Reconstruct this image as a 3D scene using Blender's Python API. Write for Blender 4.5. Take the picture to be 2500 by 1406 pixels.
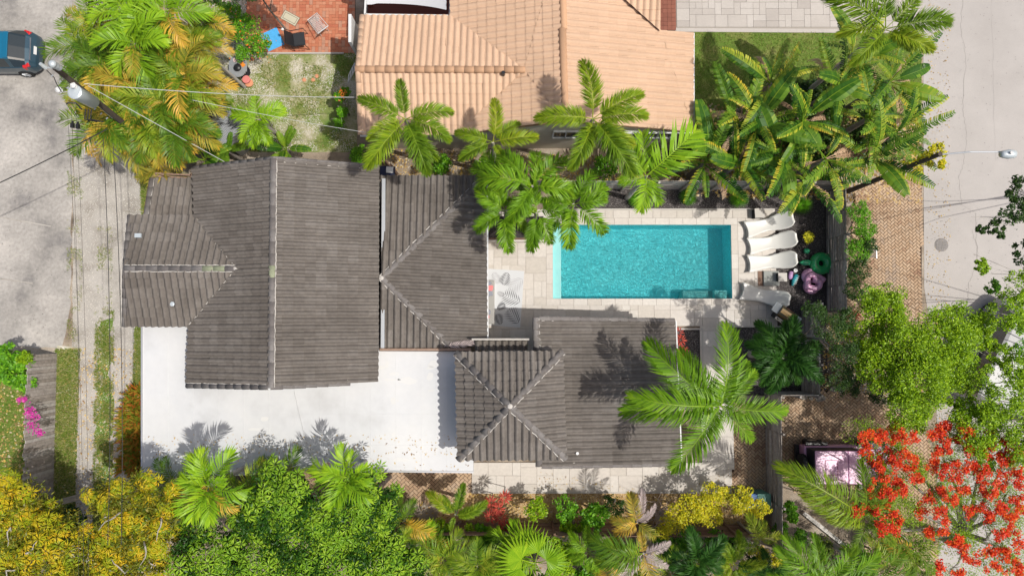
import bpy, bmesh, math, random
import numpy as np
from mathutils import Vector, Matrix, Quaternion
random.seed(11); rng = np.random.default_rng(11)
PI = math.pi
SC = bpy.context.scene; COL = SC.collection
for o in list(bpy.data.objects): bpy.data.objects.remove(o)

# ---------------------------------------------------------------- camera, sky, sun, exposure
H, F, TILT = 30.0, 1650.0, math.radians(3.36)       # drone 30 m above the ground, looking almost straight down
cam_d = bpy.data.cameras.new('camera'); cam = bpy.data.objects.new('camera', cam_d); COL.objects.link(cam)
cam.location = (0, 0, H); cam.rotation_euler = (TILT, 0, 0)
cam_d.sensor_width = 36; cam_d.lens = 36 * F / 2500; cam_d.clip_start = .5; cam_d.clip_end = 1500
SC.camera = cam
SUN = Vector((0.50, -0.13, 1.0)).normalized()       # towards the sun
W = bpy.data.worlds.new('World'); SC.world = W; W.use_nodes = True
nt = W.node_tree; nt.nodes.clear()
sky = nt.nodes.new('ShaderNodeTexSky'); sky.sky_type = 'NISHITA'; sky.sun_disc = False; sky.dust_density = 4.5; sky.ozone_density = .5
sky.sun_elevation = math.asin(SUN.z); sky.sun_rotation = math.atan2(SUN.x, SUN.y)
bg = nt.nodes.new('ShaderNodeBackground'); bg.inputs['Strength'].default_value = 0.145
out = nt.nodes.new('ShaderNodeOutputWorld')
nt.links.new(sky.outputs[0], bg.inputs[0]); nt.links.new(bg.outputs[0], out.inputs[0])
sl = bpy.data.lights.new('sun', 'SUN'); so = bpy.data.objects.new('sun', sl); COL.objects.link(so)
sl.energy = 4.7; sl.angle = math.radians(.53); sl.color = (1, .965, .90)
so.rotation_euler = SUN.to_track_quat('Z', 'Y').to_euler(); so.location = (20, -5, 60)
vs = SC.view_settings; vs.view_transform = 'Standard'; vs.look = 'None'; vs.exposure = -0.38; vs.gamma = 1; vs.use_curve_mapping = False

# ---------------------------------------------------------------- helpers
ct, st = math.cos(TILT), math.sin(TILT)
def P(px, py, z=0.0):
    "world point at height z seen at photo position (px, py)"
    dx, dy = (px - 1250) / F, (703 - py) / F
    d = Vector((dx, dy * ct + st, dy * st - ct))
    return Vector((0, 0, H)) + d * ((z - H) / d.z)
def N(nodes, t, **kw):
    n = nodes.new(t)
    for k, v in kw.items(): setattr(n, k, v)
    return n
def mat(name, cols, src='rnd', scale=1., detail=5, lo=.3, hi=.7, rough=.8, fine=None, big=None, bump=None, metal=0., spec=.4, trans=0., objr=0., coat=0., stretch=None):
    m = bpy.data.materials.new(name); m.use_nodes = True
    t = m.node_tree; ns = t.nodes; L = t.links.new
    b = ns['Principled BSDF']; b.inputs['Roughness'].default_value = rough; b.inputs['Metallic'].default_value = metal
    b.inputs['Specular IOR Level'].default_value = spec; b.inputs['Coat Weight'].default_value = coat
    geo = N(ns, 'ShaderNodeNewGeometry'); pos = geo.outputs['Position']
    if stretch:
        vm = N(ns, 'ShaderNodeVectorMath', operation='MULTIPLY'); L(pos, vm.inputs[0]); vm.inputs[1].default_value = stretch; pos = vm.outputs[0]
    def noise(sc, det=4, rgh=.6):
        n = N(ns, 'ShaderNodeTexNoise'); n.inputs['Scale'].default_value = sc; n.inputs['Detail'].default_value = det
        n.inputs['Roughness'].default_value = rgh; L(pos, n.inputs['Vector']); return n.outputs['Fac']
    def mth(op, a, bb):
        n = N(ns, 'ShaderNodeMath', operation=op)
        for i, x in enumerate((a, bb)):
            if isinstance(x, (int, float)): n.inputs[i].default_value = x
            else: L(x, n.inputs[i])
        return n.outputs[0]
    if len(cols) == 1:
        c = N(ns, 'ShaderNodeRGB'); c.outputs[0].default_value = (*cols[0], 1); col = c.outputs[0]
    else:
        if src == 'rnd':
            a = N(ns, 'ShaderNodeAttribute', attribute_name='rnd'); f = a.outputs['Fac']
            if objr:
                oi = N(ns, 'ShaderNodeObjectInfo')
                f = mth('ADD', mth('MULTIPLY', f, 1 - objr), mth('MULTIPLY', oi.outputs['Random'], objr))
        else:
            mr = N(ns, 'ShaderNodeMapRange'); mr.inputs['From Min'].default_value = lo; mr.inputs['From Max'].default_value = hi
            L(noise(scale, detail), mr.inputs['Value']); f = mr.outputs[0]
        r = N(ns, 'ShaderNodeValToRGB'); L(f, r.inputs[0]); e = r.color_ramp.elements
        while len(e) < len(cols): e.new(.5)
        for i, cc in enumerate(cols): e[i].position = i / (len(cols) - 1); e[i].color = (*cc, 1)
        col = r.outputs[0]
    for k in (fine, big):
        if k:
            v = mth('ADD', mth('MULTIPLY', mth('SUBTRACT', noise(k[0]), .5), 2 * k[1] * 1.6), 1)
            mx = N(ns, 'ShaderNodeVectorMath', operation='SCALE'); L(col, mx.inputs[0]); L(v, mx.inputs['Scale']); col = mx.outputs[0]
    L(col, b.inputs['Base Color'])
    if bump:
        bp = N(ns, 'ShaderNodeBump'); bp.inputs['Distance'].default_value = bump[1]; bp.inputs['Strength'].default_value = 1
        L(noise(bump[0], 6), bp.inputs['Height']); L(bp.outputs[0], b.inputs['Normal'])
    if trans:
        tr = N(ns, 'ShaderNodeBsdfTranslucent'); L(col, tr.inputs[0]); mi = N(ns, 'ShaderNodeMixShader'); mi.inputs[0].default_value = trans
        L(b.outputs[0], mi.inputs[1]); L(tr.outputs[0], mi.inputs[2]); L(mi.outputs[0], ns['Material Output'].inputs[0])
    m.diffuse_color = (*cols[0], 1)
    return m

class MB:
    "collects simple shapes; build() links them as ONE mesh object"
    def __init__(s): s.v = []; s.f = []; s.m = []; s.r = []
    def add(s, vs, fs, mi=0, r=None):
        o = len(s.v); s.v += [tuple(x) for x in vs]; s.f += [tuple(i + o for i in q) for q in fs]
        r = random.random() if r is None else r
        s.m += [mi] * len(fs); s.r += [r] * len(fs); return s
    def box(s, c, size, rz=0, mi=0, r=None, rot=None, bottom=True, taper=1.):
        hx, hy, hz = size[0] / 2, size[1] / 2, size[2] / 2
        vs = []
        R = rot if rot is not None else Matrix.Rotation(rz, 3, 'Z')
        for z in (-hz, hz):
            k = taper if z > 0 else 1
            for x, y in ((-hx, -hy), (hx, -hy), (hx, hy), (-hx, hy)): vs.append(Vector(c) + R @ Vector((x * k, y * k, z)))
        fs = [(4, 5, 6, 7), (0, 1, 5, 4), (1, 2, 6, 5), (2, 3, 7, 6), (3, 0, 4, 7)]
        if bottom: fs.append((3, 2, 1, 0))
        return s.add(vs, fs, mi, r)
    def bar(s, a, b, w, h=None, mi=0, r=None):
        a, b = Vector(a), Vector(b); d = b - a; h = h or w
        R = d.to_track_quat('X', 'Z').to_matrix()
        return s.box((a + b) / 2, (d.length, w, h), rot=R, mi=mi, r=r)
    def prism(s, poly, z0, z1, mi=0, r=None, bottom=False):
        n = len(poly); vs = [(p[0], p[1], z0) for p in poly] + [(p[0], p[1], z1) for p in poly]
        fs = [tuple(range(n, 2 * n))] + [(i, (i + 1) % n, n + (i + 1) % n, n + i) for i in range(n)]
        if bottom: fs.append(tuple(range(n - 1, -1, -1)))
        return s.add(vs, fs, mi, r)
    def tube(s, pts, rad, n=8, mi=0, r=None, cap=True, closed=False):
        pts = [Vector(p) for p in pts]; k = len(pts)
        rad = rad if isinstance(rad, (list, tuple)) else [rad] * k
        vs = []; fs = []
        prev = None
        for i, p in enumerate(pts):
            if closed: d = pts[(i + 1) % k] - pts[i - 1]
            else: d = pts[min(i + 1, k - 1)] - pts[max(i - 1, 0)]
            if d.length < 1e-9: d = Vector((0, 0, 1))
            d.normalize()
            if prev is None: u = d.orthogonal().normalized()
            else:
                u = prev - d * prev.dot(d)
                u = u.normalized() if u.length > 1e-6 else d.orthogonal().normalized()
            prev = u; w = d.cross(u)
            for j in range(n):
                a = 2 * PI * j / n; vs.append(p + (u * math.cos(a) + w * math.sin(a)) * rad[i])
        m = k if closed else k - 1
        for i in range(m):
            for j in range(n):
                a = i * n + j; b = i * n + (j + 1) % n; c = ((i + 1) % k) * n + (j + 1) % n; e = ((i + 1) % k) * n + j
                fs.append((a, b, c, e))
        if cap and not closed: fs += [tuple(range(n - 1, -1, -1)), tuple(range((k - 1) * n, k * n))]
        return s.add(vs, fs, mi, r)
    def cyl(s, c, rad, h, n=16, mi=0, r=None, r2=None):
        c = Vector(c); return s.tube([c, c + Vector((0, 0, h))], [rad, r2 if r2 is not None else rad], n, mi, r)
    def lathe(s, c, prof, n=20, mi=0, r=None):
        vs = []; fs = []; k = len(prof)
        for (rr, z) in prof:
            for j in range(n): a = 2 * PI * j / n; vs.append((c[0] + rr * math.cos(a), c[1] + rr * math.sin(a), c[2] + z))
        for i in range(k - 1):
            for j in range(n): fs.append((i * n + j, i * n + (j + 1) % n, (i + 1) * n + (j + 1) % n, (i + 1) * n + j))
        fs += [tuple(range(n - 1, -1, -1)), tuple(range((k - 1) * n, k * n))]
        return s.add(vs, fs, mi, r)
    def mesh(s, name, mats, smooth=False):
        me = bpy.data.meshes.new(name); me.from_pydata(s.v, [], s.f)
        for m in (mats if isinstance(mats, (list, tuple)) else [mats]): me.materials.append(m)
        me.polygons.foreach_set('material_index', s.m)
        a = me.attributes.new('rnd', 'FLOAT', 'FACE'); a.data.foreach_set('value', s.r)
        if smooth: me.polygons.foreach_set('use_smooth', [True] * len(s.f))
        me.update(); return me
    def build(s, name, mats, parent=None, smooth=False, bevel=0):
        o = link(name, s.mesh(name, mats, smooth), parent)
        if bevel:
            b = o.modifiers.new('b', 'BEVEL'); b.width = bevel; b.segments = 2; b.limit_method = 'ANGLE'
        return o
def link(name, me, parent=None, mw=None):
    o = bpy.data.objects.new(name, me); COL.objects.link(o)
    if mw is not None: o.matrix_world = mw
    if parent is not None:
        o.parent = parent; o.matrix_parent_inverse = ROOTI.get(parent.name, Matrix.Identity(4))
    return o
ROOTI = {}
def tag(o, label=None, cat=None, group=None, kind=None):
    if label: o['label'] = label
    if cat: o['category'] = cat
    if group: o['group'] = group
    if kind: o['kind'] = kind
    return o
def thing(name, label, cat, loc=(0, 0, 0), group=None):
    "an Empty at the base of a thing; parts keep world coordinates"
    o = bpy.data.objects.new(name, None); COL.objects.link(o); o.location = loc; o.empty_display_size = .3
    ROOTI[o.name] = Matrix.Translation(-Vector(loc))
    return tag(o, label, cat, group)
def struct(o): o['kind'] = 'structure'; return o
def stuff(o): o['kind'] = 'stuff'; return o
def npmesh(name, V, Fc, mats, rnd, smooth=False):
    me = bpy.data.meshes.new(name); V = np.asarray(V, np.float32); Fc = np.asarray(Fc, np.int32); n, k = Fc.shape
    me.vertices.add(len(V)); me.vertices.foreach_set('co', V.ravel())
    me.loops.add(n * k); me.loops.foreach_set('vertex_index', Fc.ravel())
    me.polygons.add(n); me.polygons.foreach_set('loop_start', np.arange(n, dtype=np.int32) * k)
    me.polygons.foreach_set('loop_total', np.full(n, k, np.int32))
    me.materials.append(mats)
    a = me.attributes.new('rnd', 'FLOAT', 'FACE'); a.data.foreach_set('value', np.asarray(rnd, np.float32))
    if smooth: me.polygons.foreach_set('use_smooth', np.ones(n, bool))
    me.update(calc_edges=True); return me
def inpoly(x, y, poly):
    c = False; n = len(poly); j = n - 1
    for i in range(n):
        xi, yi = poly[i][0], poly[i][1]; xj, yj = poly[j][0], poly[j][1]
        if (yi > y) != (yj > y) and x < (xj - xi) * (y - yi) / (yj - yi) + xi: c = not c
        j = i
    return c
def inpoly_np(X, Y, poly):
    c = np.zeros(len(X), bool); n = len(poly); j = n - 1
    for i in range(n):
        xi, yi = poly[i][0], poly[i][1]; xj, yj = poly[j][0], poly[j][1]
        if yi != yj: c ^= ((yi > Y) != (yj > Y)) & (X < (xj - xi) * (Y - yi) / (yj - yi) + xi)
        j = i
    return c
def PP(pts, z=0.): return [P(a, b, z) for a, b in pts]
def pieces(parent, name, meshes, mats_w, limit=300, rest_name=None, rest_mat=None):
    "mats_w = list of (mesh index, world matrix); the first `limit` become objects, the rest ONE joined stuff part"
    for mi, mw in mats_w[:limit]:
        link(name, meshes[mi], parent, mw)
    rest = mats_w[limit:]
    if rest:
        data = []
        for me in meshes:
            v = np.array([tuple(x.co) for x in me.vertices]); f = [tuple(p.vertices) for p in me.polygons]; r = [d.value for d in me.attributes['rnd'].data]
            data.append((v, f, r))
        mb = MB()
        for mi, mw in rest:
            v, f, r = data[mi]; A = np.array(mw); w = v @ A[:3, :3].T + A[:3, 3]; o = len(mb.v)
            mb.v += w.tolist(); mb.f += [tuple(i + o for i in q) for q in f]; mb.r += r; mb.m += [0] * len(f)
        stuff(mb.build(rest_name or (name + '_field'), rest_mat, parent))
# ---------------------------------------------------------------- materials
M = {}
M['soil'] = mat('soil', [(.10, .075, .055), (.30, .24, .18), (.42, .36, .29)], 'noise', .55, 8, .35, .65, fine=(25, .35), bump=(20, .03), rough=.95)
M['sand'] = mat('sandy_gravel', [(.26, .235, .20), (.385, .355, .315), (.44, .41, .37)], 'noise', .8, 8, .35, .62, fine=(30, .16), big=(.3, .08), bump=(60, .012), rough=.95)
M['alley'] = mat('worn_alley_concrete', [(.17, .16, .155), (.31, .29, .265), (.37, .345, .315), (.42, .39, .355)], 'noise', .45, 10, .32, .66, fine=(7, .26), big=(.55, .24), bump=(40, .006), rough=.92)
M['street'] = mat('street_concrete', [(.38, .352, .328), (.435, .405, .38)], 'noise', .25, 8, .3, .7, fine=(30, .07), big=(.9, .06), bump=(80, .003), rough=.9)
M['crack'] = mat('crack_dark', [(.27, .25, .23)], rough=1)
M['lawn'] = mat('patchy_lawn', [(.62, .58, .50), (.40, .37, .24), (.20, .24, .07), (.11, .20, .035)], 'noise', .8, 9, .30, .66, fine=(18, .30), bump=(25, .03), rough=.95)
M['lawn2'] = mat('green_lawn', [(.23, .23, .07), (.13, .20, .03), (.10, .18, .02)], 'noise', 1.0, 7, .3, .7, fine=(20, .3), bump=(25, .03), rough=.95)
M['blade'] = mat('grass_blade', [(.10, .20, .02), (.17, .26, .03), (.30, .31, .08), (.46, .40, .18)], rough=.8, trans=.3, spec=.2)
M['litter'] = mat('dry_leaf_litter', [(.20, .11, .05), (.45, .30, .12), (.62, .42, .10), (.65, .58, .46)], rough=.8, trans=.1, spec=.2)
M['rubble'] = mat('pale_stone_chips', [(.40, .36, .30), (.62, .58, .51), (.72, .69, .63)], rough=.9)
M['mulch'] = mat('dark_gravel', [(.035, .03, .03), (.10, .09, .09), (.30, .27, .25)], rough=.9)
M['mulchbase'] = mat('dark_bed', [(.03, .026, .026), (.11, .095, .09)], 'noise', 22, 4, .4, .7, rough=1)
M['ochre'] = mat('ochre_gravel', [(.25, .15, .07), (.50, .33, .15), (.62, .50, .34)], 'noise', 14, 4, .3, .7, rough=1, fine=(40, .3))
M['trav'] = mat('travertine', [(.50, .455, .40), (.545, .50, .45), (.585, .545, .495)], rough=.6, fine=(9, .10), big=(.6, .07), spec=.35)
M['grout'] = mat('grout', [(.36, .325, .285)], rough=1)
M['joint'] = mat('paver_joint', [(.07, .045, .03)], rough=1, fine=(12, .2))
M['brick'] = mat('tan_clay_paver', [(.27, .155, .10), (.40, .27, .17), (.46, .33, .22), (.34, .26, .20)], rough=.9, fine=(30, .14), big=(.5, .12))
M['redpaver'] = mat('red_clay_paver', [(.42, .13, .07), (.46, .17, .09), (.50, .22, .13), (.36, .22, .16)], rough=.85, fine=(18, .12), big=(.6, .10))
M['stamp'] = mat('stamped_concrete', [(.40, .36, .325), (.45, .41, .37), (.49, .45, .41)], rough=.85, fine=(14, .08), big=(.7, .09))
M['terra'] = mat('terracotta_floor_tile', [(.20, .065, .038), (.25, .085, .05)], rough=.5, fine=(9, .1))
M['tile'] = mat('charcoal_roof_tile', [(.112, .097, .084), (.136, .119, .104), (.152, .134, .118), (.182, .163, .146)], rough=.85, fine=(6, .22), big=(.7, .16), bump=(60, .004), spec=.3, stretch=(1, 1, 1))
M['tan'] = mat('peach_roof_tile', [(.54, .365, .248), (.575, .39, .265), (.61, .415, .285)], rough=.8, fine=(10, .05), big=(.7, .05), spec=.25)
M['tanunderlay'] = mat('peach_underlay', [(.30, .18, .11)], rough=1)  # brown of the underlay below the peach tiles
M['tancap'] = mat('peach_ridge_tile', [(.54, .32, .19), (.58, .35, .21)], rough=.8, fine=(10, .05), spec=.25)
M['underlay'] = mat('roof_underlay', [(.045, .04, .037)], rough=1)
M['cap'] = mat('charcoal_cap_tile', [(.13, .115, .108), (.165, .15, .142), (.20, .185, .175)], rough=.85, fine=(12, .18), big=(1.5, .14))
M['mossy'] = mat('pale_green_cap_tile', [(.27, .29, .19)], rough=.85, fine=(12, .2))
M['mortar'] = mat('mortar', [(.48, .45, .41)], rough=.95, fine=(12, .2))
M['white'] = mat('white_roof_coating', [(.48, .48, .48), (.565, .57, .575), (.60, .60, .595)], 'noise', .45, 10, .28, .62, rough=.6, fine=(5, .03), big=(.35, .05))
M['wpaint'] = mat('white_paint', [(.64, .64, .63)], rough=.5, fine=(5, .04))
M['wall'] = mat('cream_stucco', [(.50, .45, .36)], rough=.9, fine=(6, .08))
M['gwall'] = mat('grey_stucco', [(.42, .40, .38)], rough=.9, fine=(6, .08))
M['wood'] = mat('weathered_wood', [(.27, .235, .205), (.33, .29, .26), (.39, .35, .32), (.44, .41, .38)], rough=.9, fine=(7, .35), bump=(30, .006), spec=.2)
M['brownwood'] = mat('brown_wood', [(.17, .105, .078), (.23, .15, .11), (.29, .20, .15)], rough=.9, fine=(9, .25), spec=.2)
M['bark'] = mat('grey_bark', [(.16, .13, .11), (.27, .24, .21)], rough=.95, fine=(12, .3), bump=(25, .01))
M['palebark'] = mat('pale_bark', [(.30, .27, .23), (.42, .39, .35)], rough=.95, fine=(12, .25))
M['pole'] = mat('dark_pole_wood', [(.075, .058, .045), (.10, .08, .062)], rough=.95, fine=(14, .3))
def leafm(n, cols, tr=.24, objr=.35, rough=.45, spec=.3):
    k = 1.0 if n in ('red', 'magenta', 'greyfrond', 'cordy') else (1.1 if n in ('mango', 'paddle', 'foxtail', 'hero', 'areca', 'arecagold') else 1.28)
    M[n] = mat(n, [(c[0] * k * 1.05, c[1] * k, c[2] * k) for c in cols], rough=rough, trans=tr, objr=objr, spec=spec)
leafm('areca', [(.025, .075, .006), (.09, .19, .010), (.24, .33, .02), (.46, .42, .05)], objr=.45)
leafm('arecagold', [(.09, .13, .015), (.28, .28, .03), (.55, .36, .04), (.68, .40, .10)], objr=.4)
leafm('arecabright', [(.06, .16, .006), (.17, .32, .010), (.32, .46, .02)], objr=.3)
leafm('foxtail', [(.05, .12, .008), (.13, .24, .012), (.26, .36, .018), (.42, .38, .03)], objr=.4)
leafm('xmas', [(.05, .13, .005), (.13, .27, .010), (.28, .42, .02)], objr=.3)
leafm('hero', [(.05, .13, .004), (.12, .26, .008), (.26, .42, .018)], objr=.2)
leafm('darkpalm', [(.010, .045, .006), (.025, .085, .010), (.05, .13, .014)], objr=.3)
leafm('deadfrond', [(.22, .13, .08), (.42, .30, .19), (.55, .42, .30)], tr=.15)
leafm('greyfrond', [(.40, .34, .32), (.60, .52, .50)], tr=.1)
leafm('paddle', [(.012, .055, .005), (.035, .12, .008), (.16, .30, .02), (.44, .46, .04), (.62, .44, .04), (.34, .16, .05)], objr=.15, tr=.3, rough=.5)
leafm('mango', [(.07, .16, .006), (.26, .33, .010), (.54, .42, .014), (.60, .28, .02)], objr=.5)
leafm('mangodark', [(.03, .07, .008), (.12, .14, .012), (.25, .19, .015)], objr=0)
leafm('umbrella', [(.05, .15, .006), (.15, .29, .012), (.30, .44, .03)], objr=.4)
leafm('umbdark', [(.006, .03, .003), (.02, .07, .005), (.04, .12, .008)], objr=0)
leafm('lime', [(.05, .12, .003), (.15, .28, .005), (.32, .48, .010)], objr=0)
leafm('green', [(.03, .12, .006), (.09, .26, .010), (.20, .42, .018)], objr=0)
leafm('dgreen', [(.008, .028, .005), (.025, .065, .010), (.055, .11, .012)], objr=0)
leafm('olive', [(.02, .05, .008), (.06, .10, .012), (.14, .18, .015)], objr=0)
leafm('yellowleaf', [(.16, .22, .01), (.42, .42, .015), (.62, .50, .02)], objr=0)
leafm('red', [(.42, .012, .008), (.72, .045, .015), (.82, .13, .02), (.80, .28, .03)], objr=.25, tr=.3)
leafm('cordy', [(.30, .04, .04), (.55, .10, .07), (.62, .22, .10)], objr=.4)
leafm('magenta', [(.50, .03, .30), (.70, .08, .45)], objr=0)
leafm('orange', [(.09, .15, .012), (.17, .18, .015), (.30, .15, .02), (.34, .10, .02)], objr=0)
leafm('orangefl', [(.65, .18, .03)], objr=0)
leafm('bareleaf', [(.30, .26, .22), (.42, .36, .30)], objr=0)
def plain(n, c, rough=.5, **k): M[n] = mat(n, [c], rough=rough, **k); return M[n]
plain('iron', (.17, .155, .145), .55, fine=(14, .3)); plain('black', (.018, .018, .02), .4); plain('rubber', (.02, .02, .02), .85); plain('darkfab', (.03, .032, .036), .9)
plain('glass', (.02, .03, .035), .08, spec=.8); plain('blue', (.012, .17, .30), .25, metal=.3, coat=.8); plain('darkblue', (.03, .07, .10), .3, metal=.3, coat=.8)
plain('pink', (.70, .36, .55), .35, coat=.5); plain('darkpink', (.40, .12, .22), .4); plain('loungew', (.64, .63, .59), .35, spec=.5)
plain('steel', (.42, .42, .43), .3, metal=.8); plain('tray', (.55, .60, .62), .35, metal=.3); plain('transf', (.60, .66, .70), .4); plain('galv', (.50, .52, .54), .45, metal=.5)
plain('towelblue', (.08, .38, .72), .95, fine=(9, .15)); plain('matbeige', (.50, .46, .34), .95); plain('matdark', (.16, .13, .10), .95)
plain('pinkfloat', (.74, .38, .58), .3, coat=.6); plain('greenfloat', (.02, .34, .10), .25, coat=.8); plain('greenlight', (.05, .42, .20), .25, coat=.7); plain('teal', (.03, .30, .34), .5)
plain('purple', (.45, .27, .48), .5); plain('orangep', (.75, .25, .03), .6); plain('potpink', (.62, .20, .18), .7); plain('pot', (.60, .27, .15), .8)
plain('cushgrey', (.34, .33, .31), .95); plain('rugwhite', (.56, .57, .58), .9); plain('rugdark', (.14, .14, .15), .9); plain('ruggrey', (.42, .42, .43), .9)
plain('vanw', (.34, .34, .335), .4); plain('coral', (.75, .22, .22), .9); plain('stripe', (.25, .26, .30), .9); plain('fabricgrey', (.50, .51, .53), .8); plain('redlight', (.55, .02, .02), .2, coat=.6)
plain('wire', (.03, .03, .03), .7); plain('cable', (.45, .45, .45), .6); plain('gold', (.34, .25, .13), .2, metal=.9); plain('brownfloor', (.20, .055, .035), .7)
plain('metalroof', (.34, .355, .37), .5, metal=.3, fine=(5, .1)); plain('greycush', (.30, .31, .29), .8, fine=(6, .08)); plain('navy', (.02, .025, .06), .9); plain('stone', (.30, .27, .23), .9, fine=(9, .2))
plain('bluebin', (.02, .10, .28), .5); plain('greenbin', (.10, .27, .22), .5); plain('poolwall', (.05, .50, .56), .5); plain('sheld', (.45, .42, .38), .5); plain('alu', (.62, .62, .62), .35, metal=.6)
# pool plaster and water
M['plaster'] = mat('pool_plaster', [(.22, .84, .90), (.29, .90, .94)], 'noise', 1.2, 5, .3, .7, rough=.7, fine=(5, .06))
M['shelf'] = mat('pool_shelf_plaster', [(.24, .56, .56), (.30, .62, .60)], 'noise', 2, 5, .3, .7, rough=.7)
wm = bpy.data.materials.new('pool_water'); wm.use_nodes = True; M['water'] = wm
t = wm.node_tree; t.nodes.clear(); L = t.links.new
wo = N(t.nodes, 'ShaderNodeOutputMaterial'); tb = N(t.nodes, 'ShaderNodeBsdfTransparent'); tb.inputs[0].default_value = (.76, .985, .995, 1)
gb = N(t.nodes, 'ShaderNodeBsdfGlossy'); gb.inputs['Roughness'].default_value = .24
mi = N(t.nodes, 'ShaderNodeMixShader'); lw = N(t.nodes, 'ShaderNodeFresnel'); lw.inputs['IOR'].default_value = 1.33
g = N(t.nodes, 'ShaderNodeNewGeometry'); n1 = N(t.nodes, 'ShaderNodeTexNoise'); n1.inputs['Scale'].default_value = 6.6; n1.inputs['Detail'].default_value = 3; n1.inputs['Distortion'].default_value = 3.0
sx = N(t.nodes, 'ShaderNodeVectorMath', operation='MULTIPLY'); sx.inputs[1].default_value = (1, 1.35, 1); L(g.outputs['Position'], sx.inputs[0]); L(sx.outputs[0], n1.inputs['Vector'])
bp = N(t.nodes, 'ShaderNodeBump'); bp.inputs['Distance'].default_value = .175; L(n1.outputs['Fac'], bp.inputs['Height'])
L(bp.outputs[0], gb.inputs['Normal']); L(bp.outputs[0], lw.inputs['Normal'])
L(lw.outputs[0], mi.inputs[0]); L(tb.outputs[0], mi.inputs[1]); L(gb.outputs[0], mi.inputs[2]); L(mi.outputs[0], wo.inputs[0])

# ---------------------------------------------------------------- ground
POOL = [(1350, 548), (1783, 551), (1785, 733), (1350, 725)]
pw = PP(POOL); x0 = min(pw[0].x, pw[3].x); x1 = max(pw[1].x, pw[2].x); yt = (pw[0].y + pw[1].y) / 2; yb = (pw[2].y + pw[3].y) / 2
def ringed(R):
    xa, ya, xb, yb_ = R
    return [[(xa, ya), (xb, ya), (xb, yb), (xa, yb)], [(xa, yt), (xb, yt), (xb, yb_), (xa, yb_)], [(xa, yb), (x0, yb), (x0, yt), (xa, yt)], [(x1, yb), (xb, yb), (xb, yt), (x1, yt)]]
mb = MB()
for q in ringed((-420, -420, 420, 420)): mb.add([(a, b, 0) for a, b in q], [(0, 1, 2, 3)])
struct(mb.build('ground', M['soil']))
def sheet(name, poly, z, m, wob=0.):
    pts = PP(poly, 0)
    if wob:
        q = []
        for i, p in enumerate(pts):
            b = pts[(i + 1) % len(pts)]; k = max(1, int((b - p).length / .35)); d = (b - p); nn = Vector((-d.y, d.x, 0)).normalized()
            for j in range(k):
                w = random.uniform(-wob, wob); q.append(p + d * (j / k) + nn * w)
        pts = q
    return struct(MB().prism(pts, -.05, z).build(name, m))
sheet('alley_road', [(-900, -500), (180, -500), (178, 300), (172, 760), (160, 815), (150, 848), (-900, 848)], .008, M['alley'], .05)
sheet('gravel_lane', [(178, -500), (345, -500), (350, 400), (345, 900), (340, 1700), (170, 1700), (172, 1200), (176, 850), (180, 300)], .004, M['sand'], .03)
sheet('lawn', [(-900, 850), (75, 855), (70, 1700), (-900, 1700)], .004, M['lawn2'])
sheet('back_lawn', [(520, 100), (872, 100), (872, 372), (520, 372)], .004, M['lawn'], .02)
sheet('side_lawn', [(1690, 70), (2250, 70), (2250, 400), (1690, 400)], .004, M['lawn2'])
sheet('grass_verge', [(140, 852), (190, 850), (178, 1180), (170, 1700), (132, 1700), (135, 1150)], .010, M['lawn'], .16)
sheet('grass_strip', [(247, 780), (272, 775), (268, 1300), (235, 1320), (238, 1060), (244, 900)], .010, M['lawn2'], .18)
sheet('grass_edge', [(342, 400), (372, 400), (358, 530), (350, 530)], .010, M['lawn2'], .10)
sheet('house_grass', [(332, 796), (352, 796), (350, 1000), (325, 1000), (328, 900)], .010, M['lawn2'], .10)
sheet('street', [(2252, -900), (5000, -900), (5000, 3000), (2290, 3000), (2290, 1300), (2285, 900), (2256, 700), (2254, 200)], .008, M['street'])
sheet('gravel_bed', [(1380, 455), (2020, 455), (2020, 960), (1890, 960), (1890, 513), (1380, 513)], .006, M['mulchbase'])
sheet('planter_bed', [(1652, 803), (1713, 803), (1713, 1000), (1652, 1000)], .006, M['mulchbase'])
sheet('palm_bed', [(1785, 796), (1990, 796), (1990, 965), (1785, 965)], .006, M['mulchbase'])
sheet('ochre_gravel_strip', [(1155, 1198), (1880, 1200), (1880, 1290), (1050, 1290), (1090, 1215)], .006, M['ochre'], .04)

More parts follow.
